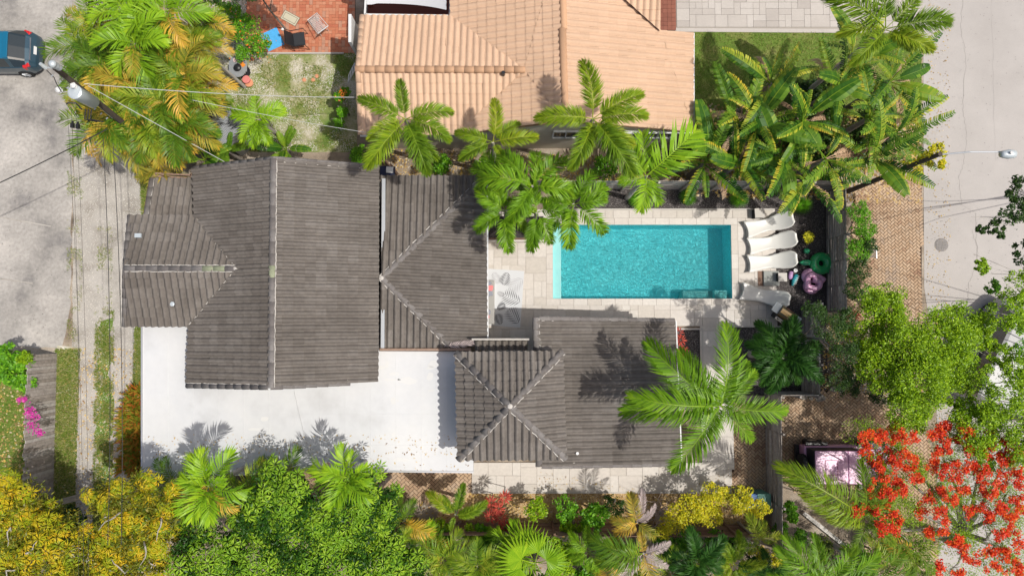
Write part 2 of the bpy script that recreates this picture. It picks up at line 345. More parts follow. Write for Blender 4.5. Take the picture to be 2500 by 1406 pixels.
# scatter of small real pieces: grass blades, stone chips, litter
def scatter(name, poly, n, size, m, label=None, upright=False, mask=None, z=.012, parent_kind='stuff'):
    pts = PP(poly, 0); xs = [p.x for p in pts]; ys = [p.y for p in pts]
    X = rng.uniform(min(xs), max(xs), n * 3); Y = rng.uniform(min(ys), max(ys), n * 3)
    k = inpoly_np(X, Y, [(p.x, p.y) for p in pts]); X = X[k][:n]; Y = Y[k][:n]
    if mask is not None:
        keep = np.array([mask(a, b) for a, b in zip(X, Y)]) > rng.random(len(X)); X = X[keep]; Y = Y[keep]
    k = len(X); a = rng.uniform(0, 2 * PI, k); s = rng.uniform(size[0], size[1], k)
    c = np.stack([X, Y, np.full(k, z)], 1); d = np.stack([np.cos(a), np.sin(a), np.zeros(k)], 1); w = np.stack([-np.sin(a), np.cos(a), np.zeros(k)], 1)
    V = np.zeros((k, 4, 3))
    if upright:
        up = np.array([0, 0, 1.]); V[:, 0] = c - w * s[:, None] * .14; V[:, 1] = c + w * s[:, None] * .14
        tip = c + d * (s * rng.uniform(.3, 1, k))[:, None] + up * (s * rng.uniform(.4, .9, k))[:, None]
        V[:, 2] = tip + w * s[:, None] * .04; V[:, 3] = tip - w * s[:, None] * .04
    else:
        h = rng.uniform(.1, .5, (k, 3)) * s[:, None] * .5
        V[:, 0] = c - d * s[:, None] * .5; V[:, 1] = c + w * s[:, None] * .3; V[:, 2] = c + d * s[:, None] * .5; V[:, 3] = c - w * s[:, None] * .3
        V[:, 1, 2] += h[:, 0]; V[:, 2, 2] += h[:, 1] * .3; V[:, 3, 2] += h[:, 2]
    o = link(name, npmesh(name, V.reshape(-1, 3), np.arange(k * 4).reshape(k, 4), m, rng.random(k)))
    return tag(o, label, kind='stuff')
from mathutils import noise as mnoise
def nz(s, lo, hi, off=0): return lambda x, y: min(1, max(0, (mnoise.fractal(Vector((x * s + off, y * s, 3)), 1, 2, 4) + .5 - lo) / (hi - lo)))
scatter('grass', [(560, 131), (870, 131), (870, 370), (560, 370)], 22000, (.04, .10), M['blade'], 'short patchy grass on the small back lawn', True, nz(.7, .35, .75))
scatter('stone_chips', [(530, 131), (868, 131), (868, 370), (530, 370)], 16000, (.02, .055), M['rubble'], 'pale stone chips showing through the patchy lawn', mask=nz(.8, .4, .6, 9))
scatter('stone_chips', [(500, -50), (640, -50), (640, 180), (520, 180)], 6000, (.03, .08), M['rubble'], 'pale stone rubble under the flowering shrub')
scatter('grass', [(1692, 82), (2250, 82), (2250, 400), (1692, 400)], 26000, (.04, .10), M['blade'], 'green grass beside the peach tiled house', True)
scatter('grass', [(-20, 860), (76, 860), (70, 1250), (-20, 1250)], 9000, (.04, .10), M['blade'], 'green grass behind the plank fence at the left edge', True)
scatter('grass', [(136, 852), (196, 852), (182, 1320), (130, 1320)], 16000, (.04, .13), M['blade'], 'long grass between plank fence and gravel lane', True)
scatter('grass', [(234, 760), (280, 760), (276, 1300), (226, 1300)], 15000, (.04, .12), M['blade'], 'grass strip right of the gravel lane', True, nz(1.2, .2, .6))
scatter('grass', [(342, 400), (374, 400), (360, 530), (346, 530)], 3000, (.04, .10), M['blade'], 'grass beside the small lean-to roof', True)
scatter('grass', [(330, 796), (352, 796), (350, 1010), (322, 1010)], 4500, (.04, .10), M['blade'], 'grass against the edge of the white roof', True)
scatter('weeds', [(165, 330), (205, 330), (200, 860), (165, 860)], 5000, (.03, .09), M['blade'], 'dry weeds along the seam between road and lane', True, nz(1.4, .5, .7, 4))
scatter('weeds', [(240, 540), (275, 540), (275, 790), (238, 790)], 2500, (.03, .09), M['blade'], 'sparse weeds at the lane edge beside the house', True, nz(1.4, .45, .7, 2))
scatter('fallen_leaves', [(165, 850), (350, 850), (350, 1300), (140, 1300)], 1500, (.05, .13), M['litter'], 'dry leaves fallen on the lane')
scatter('fallen_leaves', [(0, 900), (75, 900), (72, 1240), (0, 1240)], 500, (.07, .16), M['litter'], 'yellow leaves fallen on the left lawn')
scatter('gravel', [(180, -60), (345, 400), (345, 1300), (170, 1300), (178, 300)], 14000, (.015, .05), M['rubble'], 'small stones on the gravel lane')
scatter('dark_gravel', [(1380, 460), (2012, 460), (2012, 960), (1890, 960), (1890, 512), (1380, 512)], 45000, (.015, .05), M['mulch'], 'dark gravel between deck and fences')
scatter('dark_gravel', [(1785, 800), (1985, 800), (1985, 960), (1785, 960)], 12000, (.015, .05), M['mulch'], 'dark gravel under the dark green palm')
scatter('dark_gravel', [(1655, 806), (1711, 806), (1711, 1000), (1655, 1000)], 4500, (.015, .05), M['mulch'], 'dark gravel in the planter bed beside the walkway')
scatter('ochre_stones', [(1155, 1199), (1880, 1201), (1880, 1290), (1060, 1290)], 14000, (.02, .06), M['litter'], 'ochre stones and litter in the strip below the path')
scatter('fallen_leaves', [(1050, 1190), (1900, 1200), (2000, 1700), (600, 1700)], 5000, (.06, .16), M['litter'], 'dry leaves on the soil under the lower garden')
scatter('fallen_leaves', [(880, 360), (1900, 400), (1900, 455), (900, 430)], 3000, (.05, .14), M['litter'], 'dry leaves along the boundary between the houses')
scatter('fallen_leaves', [(1560, 740), (1940, 780), (1940, 795), (1650, 795)], 420, (.02, .05), M['litter'], 'small dry leaves on the shaded deck')
scatter('fallen_leaves', [(2020, 770), (2300, 770), (2300, 980), (2000, 980)], 2500, (.05, .14), M['litter'], 'dry leaves under the bright green tree')
scatter('fallen_leaves', [(1700, 250), (2250, 300), (2250, 500), (1700, 480)], 3500, (.08, .2), M['litter'], 'dry brown leaves under the paddle leaved clump')

# ---------------------------------------------------------------- laid floors
def slab_field(parent, rects, unit, z, m, name, seed, gap=.006, limit=300, thick=.03, pattern='ashlar'):
    rs = random.Random(seed); out = []
    for (ax, ay, bx, by) in rects:
        nx = int((bx - ax) / unit) + 2; ny = int((by - ay) / unit) + 2; used = set()
        for j in range(ny):
            for i in range(nx):
                if (i, j) in used: continue
                if pattern == 'ashlar': w, h = rs.choice([(1, 1), (2, 1), (1, 2), (2, 1), (2, 2), (3, 2)] if unit > .2 else [(1, 1), (2, 1), (1, 2)])
                else: w, h = 1, 1
                while any((i + a, j) in used for a in range(w)): w -= 1
                for a in range(w):
                    for b in range(h): used.add((i + a, j + b))
                xa, xb = ax + i * unit + gap / 2, ax + (i + w) * unit - gap / 2; ya, yb_ = ay + j * unit + gap / 2, ay + (j + h) * unit - gap / 2
                xb = min(xb, bx); yb_ = min(yb_, by)
                if xb - xa > .04 and yb_ - ya > .04: out.append(((xa + xb) / 2, (ya + yb_) / 2, xb - xa, yb_ - ya))
    out.sort(key=lambda q: -q[2] * q[3])
    cache = {}; pl = []; meshes = []
    for cx, cy, w, h in out:
        k = (round(w, 2), round(h, 2), rs.randrange(3))
        if k not in cache:
            mb = MB().box((0, 0, 0), (w, h, thick), bottom=False, taper=.99, r=rs.random()); cache[k] = len(meshes); meshes.append(mb.mesh(name, m))
        pl.append((cache[k], Matrix.Translation((cx, cy, z - thick / 2 + rs.uniform(0, .003)))))
    pieces(parent, name, meshes, pl, limit, name + '_field', m)
def rpx(a, b, c, d):
    p = P(a, d); q = P(c, b); return (p.x, p.y, q.x, q.y)
dk = MB()
dx0, dy0, dx1, dy1 = rpx(1186, 512, 1890, 796)
for q in [[(dx0, dy0), (dx1, dy0), (dx1, yb), (dx0, yb)], [(dx0, yt), (dx1, yt), (dx1, dy1), (dx0, dy1)], [(dx0, yb), (x0, yb), (x0, yt), (dx0, yt)], [(x1, yb), (dx1, yb), (dx1, yt), (x1, yt)]]:
    dk.add([(a, b, .055) for a, b in q], [(0, 1, 2, 3)])
ext = [rpx(1186, 796, 1310, 862), rpx(1713, 796, 1785, 1145), rpx(1152, 1128, 1785, 1200)]
for a, b, c, d in ext: dk.prism([(a, b), (c, b), (c, d), (a, d)], -.05, .055)
deck = struct(dk.build('pool_deck', M['grout']))
rects = [(dx0, dy0, dx1, yb - .30), (dx0, yt + .30, dx1, dy1), (dx0, yb - .30, x0 - .30, yt + .30), (x1 + .30, yb - .30, dx1, yt + .30)] + ext
slab_field(deck, rects, .355, .075, M['trav'], 'deck_tile', 5)
# coping stones round the pool
cop = []; meshes = [MB().box((0, 0, 0), (.596, .292, .04), r=q, bottom=False, taper=.99).mesh('coping_stone', M['trav']) for q in (.2, .5, .8, .95)]
def cope(ax, ay, bx, by, rz):
    Lh = math.hypot(bx - ax, by - ay); n = round(Lh / .6); s = Lh / n / .6
    for i in range(n):
        t_ = (i + .5) / n
        cop.append((random.randrange(4), Matrix.Translation((ax + (bx - ax) * t_, ay + (by - ay) * t_, .06)) @ Matrix.Rotation(rz, 4, 'Z') @ Matrix.Diagonal((s, 1, 1, 1))))
cope(x0 - .3, yt + .15, x1 + .3, yt + .15, 0); cope(x0 - .3, yb - .15, x1 + .3, yb - .15, 0)
cope(x0 - .15, yb, x0 - .15, yt, PI / 2); cope(x1 + .15, yb, x1 + .15, yt, PI / 2)
pieces(deck, 'coping_stone', meshes, cop)
# bed edging
pool = thing('swimming_pool', 'rectangular turquoise swimming pool set in the pale stone deck', 'swimming pool', ((x0 + x1) / 2, (yt + yb) / 2, 0))
D = -1.25; mb = MB()
def quad(m_, a, b, c, d, r=None): m_.add([a, b, c, d], [(0, 1, 2, 3)], r=r)
quad(mb, (x0, yb, D), (x1, yb, D), (x1, yt, D), (x0, yt, D))
mb.build('pool_floor', M['plaster'], pool)
for nm, a, b in (('pool_wall', (x0, yb), (x1, yb)), ('pool_wall', (x1, yb), (x1, yt)), ('pool_wall', (x1, yt), (x0, yt)), ('pool_wall', (x0, yt), (x0, yb))):
    w_ = MB(); quad(w_, (*a, D), (*b, D), (*b, .04), (*a, .04)); w_.build(nm, M['plaster'], pool)
sh = MB().box((x0 + .19, (yt + yb) / 2, -.62), (.36, yt - yb - .01, 1.1)); sh.build('shallow_step', M['shelf'], pool)
be = MB().box((x1 - 1.25, yb + .19, -.85), (1.6, .36, .75)).box((x1 - .45, yb + .19, -.65), (.55, .36, 1.1)); be.build('pool_bench', M['shelf'], pool)
wt = MB(); nx, ny = 2, 2; quad(wt, (x0 + .004, yb + .004, -.09), (x1 - .004, yb + .004, -.09), (x1 - .004, yt - .004, -.09), (x0 + .004, yt - .004, -.09)); wt.build('water', M['water'], pool)

def herring(parent, polys, z, m, L_=.225, ang=PI / 4, limit=300, name='brick', seed=3, gap=.016, prior=None, ratio=2):
    rs = random.Random(seed); w = L_ / ratio; pl = []
    meshes = [MB().box((0, 0, 0), (L_ - gap, w - gap, .03), bottom=False, taper=.975, r=(i + .5) / 8).mesh(name, m) for i in range(8)]
    R = Matrix.Rotation(ang, 3, 'Z')
    for poly in polys:
        pts = [(p.x, p.y) for p in PP(poly)]; cx = sum(p[0] for p in pts) / len(pts); cy = sum(p[1] for p in pts) / len(pts)
        ext_ = max(math.hypot(p[0] - cx, p[1] - cy) for p in pts); n = int(ext_ / w) + 3
        # classic herringbone: horizontal brick at (i, j) when (i - j) % 4 == 0, vertical one when (i - j) % 4 == 3
        for i in range(-n, n):
            for j in range(-n, n):
                k = (i - j) % 4
                if k == 0: c = Vector((i * w + w, j * w + w / 2, 0)); rz = ang
                elif k == 3: c = Vector((i * w + w / 2, j * w + w, 0)); rz = ang + PI / 2
                else: continue
                c = R @ c + Vector((cx, cy, 0))
                if inpoly(c.x, c.y, pts): pl.append((min(7, int(8 * (.5 * rs.random() + .5 * min(1, max(0, mnoise.noise(Vector((c.x * .8, c.y * .8, seed))) + .5))))), Matrix.Translation((c.x, c.y, z + rs.uniform(-.002, .003))) @ Matrix.Rotation(rz + rs.uniform(-.015, .015), 4, 'Z')))
    if prior: pl.sort(key=lambda q: (Vector(q[1].translation) - prior).length)
    pieces(parent, name, meshes, pl, limit, name + '_field', m)
A = [(2085, 455), (2250, 430), (2250, 800), (2060, 800)]
B = [(1880, 965), (2010, 955), (2040, 950), (2120, 960), (2250, 1045), (2280, 1110), (2290, 1400), (2120, 1400), (2110, 1300), (1880, 1160)]
dA = sheet('upper_driveway', A, .006, M['joint']); herring(dA, [A], .012, M['brick'], seed=1, prior=P(2180, 560))
dB = sheet('gated_driveway', B, .006, M['joint']); herring(dB, [B], .012, M['brick'], seed=2, prior=P(2030, 1030))
C1 = [(1786, 985), (1868, 985), (1868, 1205), (1786, 1205)]
dC = sheet('inner_courtyard', C1, .006, M['joint']); herring(dC, [C1], .012, M['brick'], seed=4)
C2 = [(700, 1150), (1152, 1150), (1152, 1200), (1100, 1225), (700, 1235)]
dD = sheet('lower_patio', C2, .006, M['joint']); herring(dD, [C2], .012, M['brick'], L_=.26, seed=5)
MB().prism(PP([(1090, 1225), (1155, 1205), (1155, 1270), (1000, 1275)]), -.05, .02)
# red patio: basket of rectangular pavers
R1 = [(600, -200), (868, -200), (868, 131), (600, 131)]
rp = sheet('red_paver_patio', R1, .006, M['joint'])
slab_field(rp, [rpx(600, -60, 868, 131)], .15, .03, M['redpaver'], 'paver', 9, gap=.006)
stuff  # noqa
# stamped driveway of the neighbour
sd = sheet('stamped_driveway', [(1648, -300), (2250, -300), (2250, 83), (1648, 78)], .02, M['grout'])
slab_field(sd, [rpx(1652, -60, 2066, 68), rpx(2069, -60, 2250, 68)], .29, .045, M['stamp'], 'stone_slab', 12, gap=.007)
MB().prism(PP([(1650, 70), (2250, 74), (2250, 83), (1650, 79)]), -.05, .04).build('border_slab', M['stamp'], sd)
tf = sheet('terracotta_porch', [(1606, -100), (1650, -100), (1650, 76), (1606, 76)], .01, M['underlay'])
slab_field(tf, [rpx(1608, -40, 1649, 75)], .20, .03, M['terra'], 'floor_tile', 2, pattern='grid')
# thin stone edging round the beds
def strip(name, parent, p, q, w, z0, z1, m, r=None):
    a, b = P(*p), P(*q); d = (b - a).normalized(); n_ = Vector((-d.y, d.x, 0)) * w / 2
    return MB().prism([a - n_, b - n_, b + n_, a + n_], z0, z1, r=r).build(name, m, parent)
for a, b in (((1652, 803), (1714, 803)), ((1714, 803), (1714, 1000)), ((1785, 797), (1960, 797)), ((1785, 797), (1785, 960)), ((1380, 512), (1890, 512)), ((1152, 1201), (1785, 1201)), ((600, 132), (840, 132))):
    struct(strip('bed_edging', None, a, b, .07, 0, .085, M['sheld']))
# street cracks, manhole
def crack(name, pts, w=.018, z=.012):
    out = []; q = []
    for (a, b) in zip(pts[:-1], pts[1:]):
        k = 9
        for i in range(k):
            t_ = i / k; q.append(P(a[0] + (b[0] - a[0]) * t_ + random.uniform(-2.2, 2.2), a[1] + (b[1] - a[1]) * t_, z))
    vs_ = []; fs = []
    for i, p in enumerate(q):
        ww = w * random.uniform(.35, 1.1); vs_ += [p + Vector((-ww / 2, 0, 0)), p + Vector((ww / 2, 0, 0))]
        if i: fs.append((2 * i - 2, 2 * i - 1, 2 * i + 1, 2 * i))
    return struct(MB().add(vs_, fs).build(name, M['crack']))
crack('pavement_crack', [(2352, -20), (2345, 60), (2358, 150), (2350, 260), (2360, 330), (2352, 400), (2340, 440), (2348, 500), (2382, 520), (2385, 640), (2365, 690), (2362, 740)])
crack('pavement_crack', [(2372, 560), (2388, 610), (2384, 650)], .012)
crack('pavement_crack', [(2420, 0), (2425, 180), (2430, 420)], .008)
for i in range(5): crack('pavement_crack', [(random.uniform(5, 150), random.uniform(20, 200) + i * 130), (random.uniform(10, 160), random.uniform(60, 330) + i * 130)], .012, .012)
a_ = struct(strip('concrete_joint', None, (0, 530), (125, 553), .05, 0, .012, M['sand'])); struct(strip('concrete_joint', None, (0, 680), (80, 692), .05, 0, .012, M['sand']))
mh = P(2298, 598); t_ = thing('manhole_cover', 'round metal manhole cover in the street concrete', 'manhole cover', mh)
MB().lathe(mh, [(.30, 0), (.30, .02), (.27, .022), (.0, .022)], 28).build('frame_ring', M['iron'], t_)
mc = MB().lathe(mh, [(.255, 0), (.255, .03), (0, .03)], 28)
mc.build('cover_plate', M['iron'], t_)
hb = MB()
for i in range(-3, 4):
    for j in range(-3, 4):
        if i * i + j * j < 10: hb.box(mh + Vector((i * .065, j * .065, .034)), (.035, .035, .008))
stuff(hb.build('grip_pattern', M['iron'], t_))
# ---------------------------------------------------------------- tiled roofs
def tile_shape(pu, pv, h, seg=7, flat=.30, lip=.030, r=.5):
    "one barrel tile: convex roll with a narrow flat pan, tilted so that its lower end rides on the course below"
    prof = []
    for i in range(seg + 1):
        t_ = i / seg; prof.append((t_ * pu * (1 - flat), h * math.sin(PI * t_)))
    prof.append((pu, 0.0)); k = len(prof); vs = []
    for (v, dz) in ((0, lip), (pv + .012, .004)):
        for u, zz in prof: vs.append((u, v, zz + dz))
    for u, zz in prof: vs.append((u, .0, zz * .6 - .012))       # dark lip under the lower edge
    fs = [(i, i + 1, k + i + 1, k + i) for i in range(k - 1)] + [(2 * k + i, 2 * k + i + 1, i + 1, i) for i in range(k - 1)]
    return vs, fs
def ray_plane(p, cf):
    "move p along the line of sight from above until it lies on z = ax + by + c, so that slightly skew corners become planar"
    o = Vector((0, 0, H)); d = p - o; t_ = (cf[0] * o.x + cf[1] * o.y + cf[2] - o.z) / (d.z - cf[0] * d.x - cf[1] * d.y); return o + d * t_
class Roof:
    def __init__(s, house, m, mu, pu, pv, h, seed=1, lip=.03, flat=.3):
        s.h = house; s.m = m; s.mu = mu; s.pu, s.pv, s.ht = pu, pv, h; s.whole = []; s.clip = MB(); s.deck = MB(); s.rs = random.Random(seed)
        s.shapes = []
        for i in range(10):
            v, f = tile_shape(pu, pv, h * s.rs.uniform(.96, 1.04), lip=lip * s.rs.uniform(.85, 1.2), flat=flat); s.shapes.append((v, f, (i + .5) / 10))
    def face(s, poly, down=None, off=0., plane=None):
        "poly: convex 3D polygon; down: horizontal direction of fall"
        pts = [Vector(p) for p in poly]; n = Vector((0, 0, 0)); pl_ = [Vector(p) for p in (plane or poly)]
        Am = np.array([[p.x, p.y, 1] for p in pl_]); cf = np.linalg.lstsq(Am, np.array([p.z for p in pl_]), rcond=None)[0]
        pts = [ray_plane(p, cf) for p in pts]
        for i in range(len(pts)): n += (pts[i] - pts[0]).cross(pts[(i + 1) % len(pts)] - pts[0])
        n.normalize()
        if n.z < 0: n = -n; pts.reverse()
        if down is None: d = Vector((n.x, n.y, 0))
        else: d = Vector(down)
        v = -(d - n * d.dot(n)).normalized(); u = v.cross(n).normalized()
        o = pts[0]; q = [((p - o).dot(u), (p - o).dot(v)) for p in pts]
        # flatten corners that are a little off plane
        umin, umax = min(a for a, b in q), max(a for a, b in q); vmin, vmax = min(b for a, b in q), max(b for a, b in q)
        s.deck.add([p - n * .045 for p in pts], [tuple(range(len(pts)))], r=.5)
        s.deck.add([p - n * .15 for p in pts] + [p - n * .045 for p in pts], [(i, (i + 1) % len(pts), len(pts) + (i + 1) % len(pts), len(pts) + i) for i in range(len(pts))])
        area = sum(q[i][0] * q[(i + 1) % len(q)][1] - q[(i + 1) % len(q)][0] * q[i][1] for i in range(len(q)))
        sg = 1 if area > 0 else -1
        edges = [(q[i], q[(i + 1) % len(q)]) for i in range(len(q))]
        def side(pt, e):
            (ax, ay), (bx, by) = e; L_ = math.hypot(bx - ax, by - ay) or 1
            return sg * ((bx - ax) * (pt[1] - ay) - (by - ay) * (pt[0] - ax)) / L_
        R = Matrix((u, v, n)).transposed().to_4x4()
        nu = int((umax - umin) / s.pu) + 2; nv = int((vmax - vmin) / s.pv) + 2
        for j in range(nv):
            for i in range(-1, nu):
                uu = umin + i * s.pu + off; vv = vmin + j * s.pv
                cs = [(uu, vv), (uu + s.pu, vv), (uu + s.pu, vv + s.pv), (uu, vv + s.pv)]
                if all(side(c, e) > -.02 for c in cs for e in edges): w = 2
                elif any(all(side(c, e) < 0 for c in cs) for e in edges): continue
                else: w = 1
                base = .5 * s.rs.random() + .5 * min(1, max(0, mnoise.noise(Vector((uu * .5, vv * .7, len(s.whole) * .0 + sum(o[:]))) ) + .5))
                k = min(9, int(base * 10))
                p = o + u * (uu + s.rs.uniform(-.004, .004)) + v * vv
                mw = Matrix.Translation(p) @ R @ Matrix.Rotation(s.rs.uniform(-.012, .012), 4, 'Z')
                if w == 2: s.whole.append((p.z + s.rs.random() * .6, k, mw))
                else:
                    V, Fc, r = s.shapes[k]; bm = bmesh.new(); bv = [bm.verts.new(mw @ Vector(x)) for x in V]
                    for f in Fc: bm.faces.new([bv[a] for a in f])
                    for e in edges:
                        if min(side(c, e) for c in cs) < 0:
                            (ax, ay), (bx, by) = e; dd = u * (bx - ax) + v * (by - ay)
                            if dd.length < 1e-5: continue
                            pn = n.cross(dd).normalized() * sg
                            bmesh.ops.bisect_plane(bm, geom=bm.verts[:] + bm.edges[:] + bm.faces[:], plane_co=o + u * ax + v * ay, plane_no=-pn, clear_outer=True)
                    bm.verts.ensure_lookup_table()
                    if bm.faces:
                        idx = {vv_: ii for ii, vv_ in enumerate(bm.verts)}
                        s.clip.add([x.co for x in bm.verts], [tuple(idx[a] for a in f.verts) for f in bm.faces], r=r)
                    bm.free()
    def finish(s, limit=300):
        roof = s.deck.build('roof', s.mu, s.h)
        s.whole.sort(key=lambda q: -q[0])
        meshes = []
        for V, Fc, r in s.shapes: meshes.append(MB().add(V, Fc, r=r).mesh('roof_tile', s.m))
        pieces(roof, 'roof_tile', meshes, [(k, mw) for _, k, mw in s.whole], limit, 'roof_tile_field', s.m)
        if s.clip.f: stuff(s.clip.build('cut_roof_tiles', s.m, roof))
        s.roof = roof; return roof
    def caps(s, a, b, m, rad=.13, ln=.42, name='ridge_tile', mortar=None, special=None, flip=False):
        "overlapping rounded cap tiles from a to b"
        a, b = Vector(a), Vector(b)
        if flip: a, b = b, a
        d = b - a; n = max(1, round(d.length / ln)); st = d.length / n; R = d.to_track_quat('X', 'Z').to_matrix().to_4x4()
        key = (rad, round(st, 3), m.name)
        mb = MB(); k = 8; vs = []; fs = []
        for (x, rr, dz) in ((0, rad * 1.08, .012), (st + .03, rad * .94, 0), (0, rad * .96, -.015)):
            for i in range(k + 1): an = PI * i / k; vs.append((x, rr * math.cos(an) * -1, rr * math.sin(an) * .8 + dz))
        fs = [(i, i + 1, k + 2 + i, k + 1 + i) for i in range(k)] + [(2 * k + 2 + i, 2 * k + 3 + i, i + 1, i) for i in range(k)]
        ms = []
        for r in (.2, .5, .8): 
            me = MB().add(vs, fs, r=r).mesh(name, m); me.polygons.foreach_set('use_smooth', [i < k for i in range(2 * k)]); ms.append(me)
        for i in range(n):
            mw = Matrix.Translation(a + d * (i / n)) @ R @ Matrix.Rotation(s.rs.uniform(-.02, .02), 4, 'Z')
            o = link(name, ms[s.rs.randrange(3)], s.roof, mw)
            if special and i in special:
                o.data = o.data.copy(); o.data.materials[0] = M['mossy']; o['label'] = 'pale green repaired cap tile'
        if mortar:
            for sd_ in mortar:
                pn = Vector((-d.y, d.x, 0)).normalized() * sd_ * (rad * 1.0); q = []; c = int(d.length / .12) + 2
                for i in range(c + 1): q.append(a + d * (i / c) + pn * s.rs.uniform(.93, 1.14) + Vector((0, 0, s.rs.uniform(-.006, .012) + .045)))
                mm = MB().tube(q, [s.rs.uniform(.012, .026) for _ in q], 5); mm.build('mortar_line', M['mortar'], s.roof)

# ------------- the grey tiled house
hb = P(800, 760); house = thing('house', 'dark grey tiled house with flat white roof section beside the pool', 'house', (hb.x, hb.y, 0))
Rf = Roof(house, M['tile'], M['underlay'], .262, .40, .085, 3, lip=.050, flat=.24)
zr, ze = 4.9, 3.4
rT, rB = P(668, 388, zr), P(662, 945, zr)
eTL, eBL = P(472, 411, ze), P(457, 941, ze); eTR, eBR = P(925, 408, ze), P(922, 931, ze)
# main gable, left slope split around the front wing
w0, w1 = P(475, 527, ze), P(462, 795, ze); bz = 4.25; ap = P(578, 656, bz)
def on(line_a, line_b, t_): return Vector(line_a) + (Vector(line_b) - Vector(line_a)) * t_
dl = Vector((rB - rT)).normalized(); outl = Vector((-abs(dl.y), dl.x * (1 if dl.y < 0 else -1), 0)).normalized()
dnL = (eTL + eBL) / 2 - (rT + rB) / 2; dnL.z = 0; dnR = (eTR + eBR) / 2 - (rT + rB) / 2; dnR.z = 0
rM = on(rT, rB, .48)
LP = [eTL, rT, rB, eBL]; Rf.face([eTL, rT, rM, ap, w0], plane=LP); Rf.face([ap, rM, rB, eBL, w1], plane=LP)
Rf.face([eTR, eBR, rB, rT])
# front wing B
bL = P(306, 655, bz); Rf.face([bL, ap, w0, P(318, 527, ze)]); Rf.face([ap, bL, P(305, 796, ze), w1])
# lean-to C
Rf.face([P(376, 437, 2.75), P(472, 437, 2.75), P(470, 528, 3.15), P(360, 528, 3.15)])
# low hip D
dz_, de = 3.30, 2.62; apx = P(932, 679, dz_); tr = P(1187, 430, de); rb = P(1190, 832, de); bc = P(1105, 848, 2.75); tl = P(931, 430, de)
Rf.face([apx, tl, tr]); Rf.face([apx, tr, rb, bc]); Rf.face([P(930, 682, dz_), bc, P(928, 850, 2.72)])
# strip H
Rf.face([P(1160, 830, 3.1), P(1288, 830, 3.1), P(1288, 853, 2.95), P(1160, 853, 2.95)])
# tower F
fe, fa = 4.35, 5.3; c0, c1, c2, c3 = P(1113, 861, fe), P(1373, 858, fe), P(1381, 1119, fe), P(1119, 1121, fe); fx = P(1245, 991, fa)
for a, b in ((c0, c1), (c1, c2), (c2, c3), (c3, c0)): Rf.face([a, b, fx])
# right roof G (falls to the right)
g0, g1, g2, g3 = P(1308, 777, 3.5), P(1646, 783, 2.75), P(1661, 1132, 2.75), P(1316, 1138, 3.5)
Rf.face([g0, g1, g2, g3], down=(1, 0, -.1))
Rf.finish()
Rf.caps(rT, rB, M['cap'], .13, .45, mortar=(1,), special=(9,))
Rf.caps(eTL, rT, M['cap'], .10, .40, 'rake_tile', mortar=(-1,)); Rf.caps(eTR, rT, M['cap'], .10, .40, 'rake_tile', mortar=(1,))
Rf.caps(eBL, rB + Vector((-.1, 0, 0)), M['cap'], .10, .40, 'rake_tile', mortar=(1,)); Rf.caps(on(eBR, rB, .27), rB, M['cap'], .10, .40, 'rake_tile', mortar=(-1,))
Rf.caps(bL, ap, M['cap'], .12, .42, mortar=(1, -1), special=(7, 8))
Rf.caps(P(318, 527, ze), bL, M['cap'], .11, .4, 'rake_tile', mortar=(-1,)); Rf.caps(P(305, 796, ze), bL, M['cap'], .11, .4, 'rake_tile', mortar=(1,))
Rf.caps(P(372, 437, 2.75), P(357, 528, 3.15), M['cap'], .11, .4, 'rake_tile', mortar=(1,))
Rf.caps(bc, apx, M['cap'], .12, .45, 'hip_tile', mortar=(1,)); Rf.caps(tr, apx, M['cap'], .12, .45, 'hip_tile', mortar=(-1,))
for c, sd_ in ((c0, -1), (c1, 1), (c2, 1), (c3, -1)): Rf.caps(c, fx, M['cap'], .125, .40, 'hip_tile', mortar=(sd_,))
Rf.caps(g1, on(g0, g1, .03), M['cap'], .10, .40, 'rake_tile', mortar=(1,)); Rf.caps(g2, on(g3, g2, .02), M['cap'], .10, .40, 'rake_tile', mortar=(-1,))
Rf.caps(on(g0, g3, .23), g0, M['cap'], .13, .40, 'rake_tile', mortar=(-1,)); Rf.caps(g3, on(g3, g0, .12), M['cap'], .13, .40, 'rake_tile')
mm = MB()
for (a, b) in ((w0, ap), (w1, ap)):
    q = [on(a, b, i / 24) + Vector((random.uniform(-.02, .02), random.uniform(-.02, .02), .06)) for i in range(25)]; mm.tube(q, [random.uniform(.010, .028) for _ in q], 5)
for p in (fx, apx, ap): mm.lathe(p + Vector((0, 0, .05)), [(.12, -.02), (.09, .05), (.03, .07)], 7)
q = [on(g0 + Vector((.3, 0, .05)), g3, i / 40) for i in range(1, 10)]
mm.build('valley_mortar', M['mortar'], Rf.roof)
# flashings
fl = MB(); a, b = P(924, 432, 3.42), P(921, 850, 3.42); fl.bar(a + Vector((.15, 0, -.32)), b + Vector((.15, 0, -.32)), .14, .05); fl.build('wall_flashing', M['galv'], Rf.roof)
MB().bar(P(1190, 432, 2.62), P(1191, 832, 2.62), .06, .10).build('gutter', M['wpaint'], Rf.roof)
MB().bar(P(1650, 783, 2.72), P(1664, 1128, 2.72), .05, .10).build('gutter', M['wpaint'], Rf.roof)
pv_ = P(342, 577, 3.85)
MB().cyl(pv_, .07, .22, 12).box(pv_ + Vector((.05, 0, .22)), (.24, .16, .09)).build('vent_cap', M['tray'], Rf.roof)
pv_ = P(1408, 1103, 3.15); MB().cyl(pv_, .06, .3, 12).lathe(pv_, [(.13, .0), (.07, .09)], 10).build('vent_pipe', M['wpaint'], Rf.roof)
sp = P(421, 742, 3.8); MB().lathe(sp, [(.10, .03), (.07, .05), (0, .055)], 7).build('repair_patch', M['tray'], Rf.roof)
for yy in (428, 444, 458, 472): MB().lathe(P(488, yy, 3.55), [(.03, 0), (.0, .06)], 6).build('clip', M['wpaint'], Rf.roof)
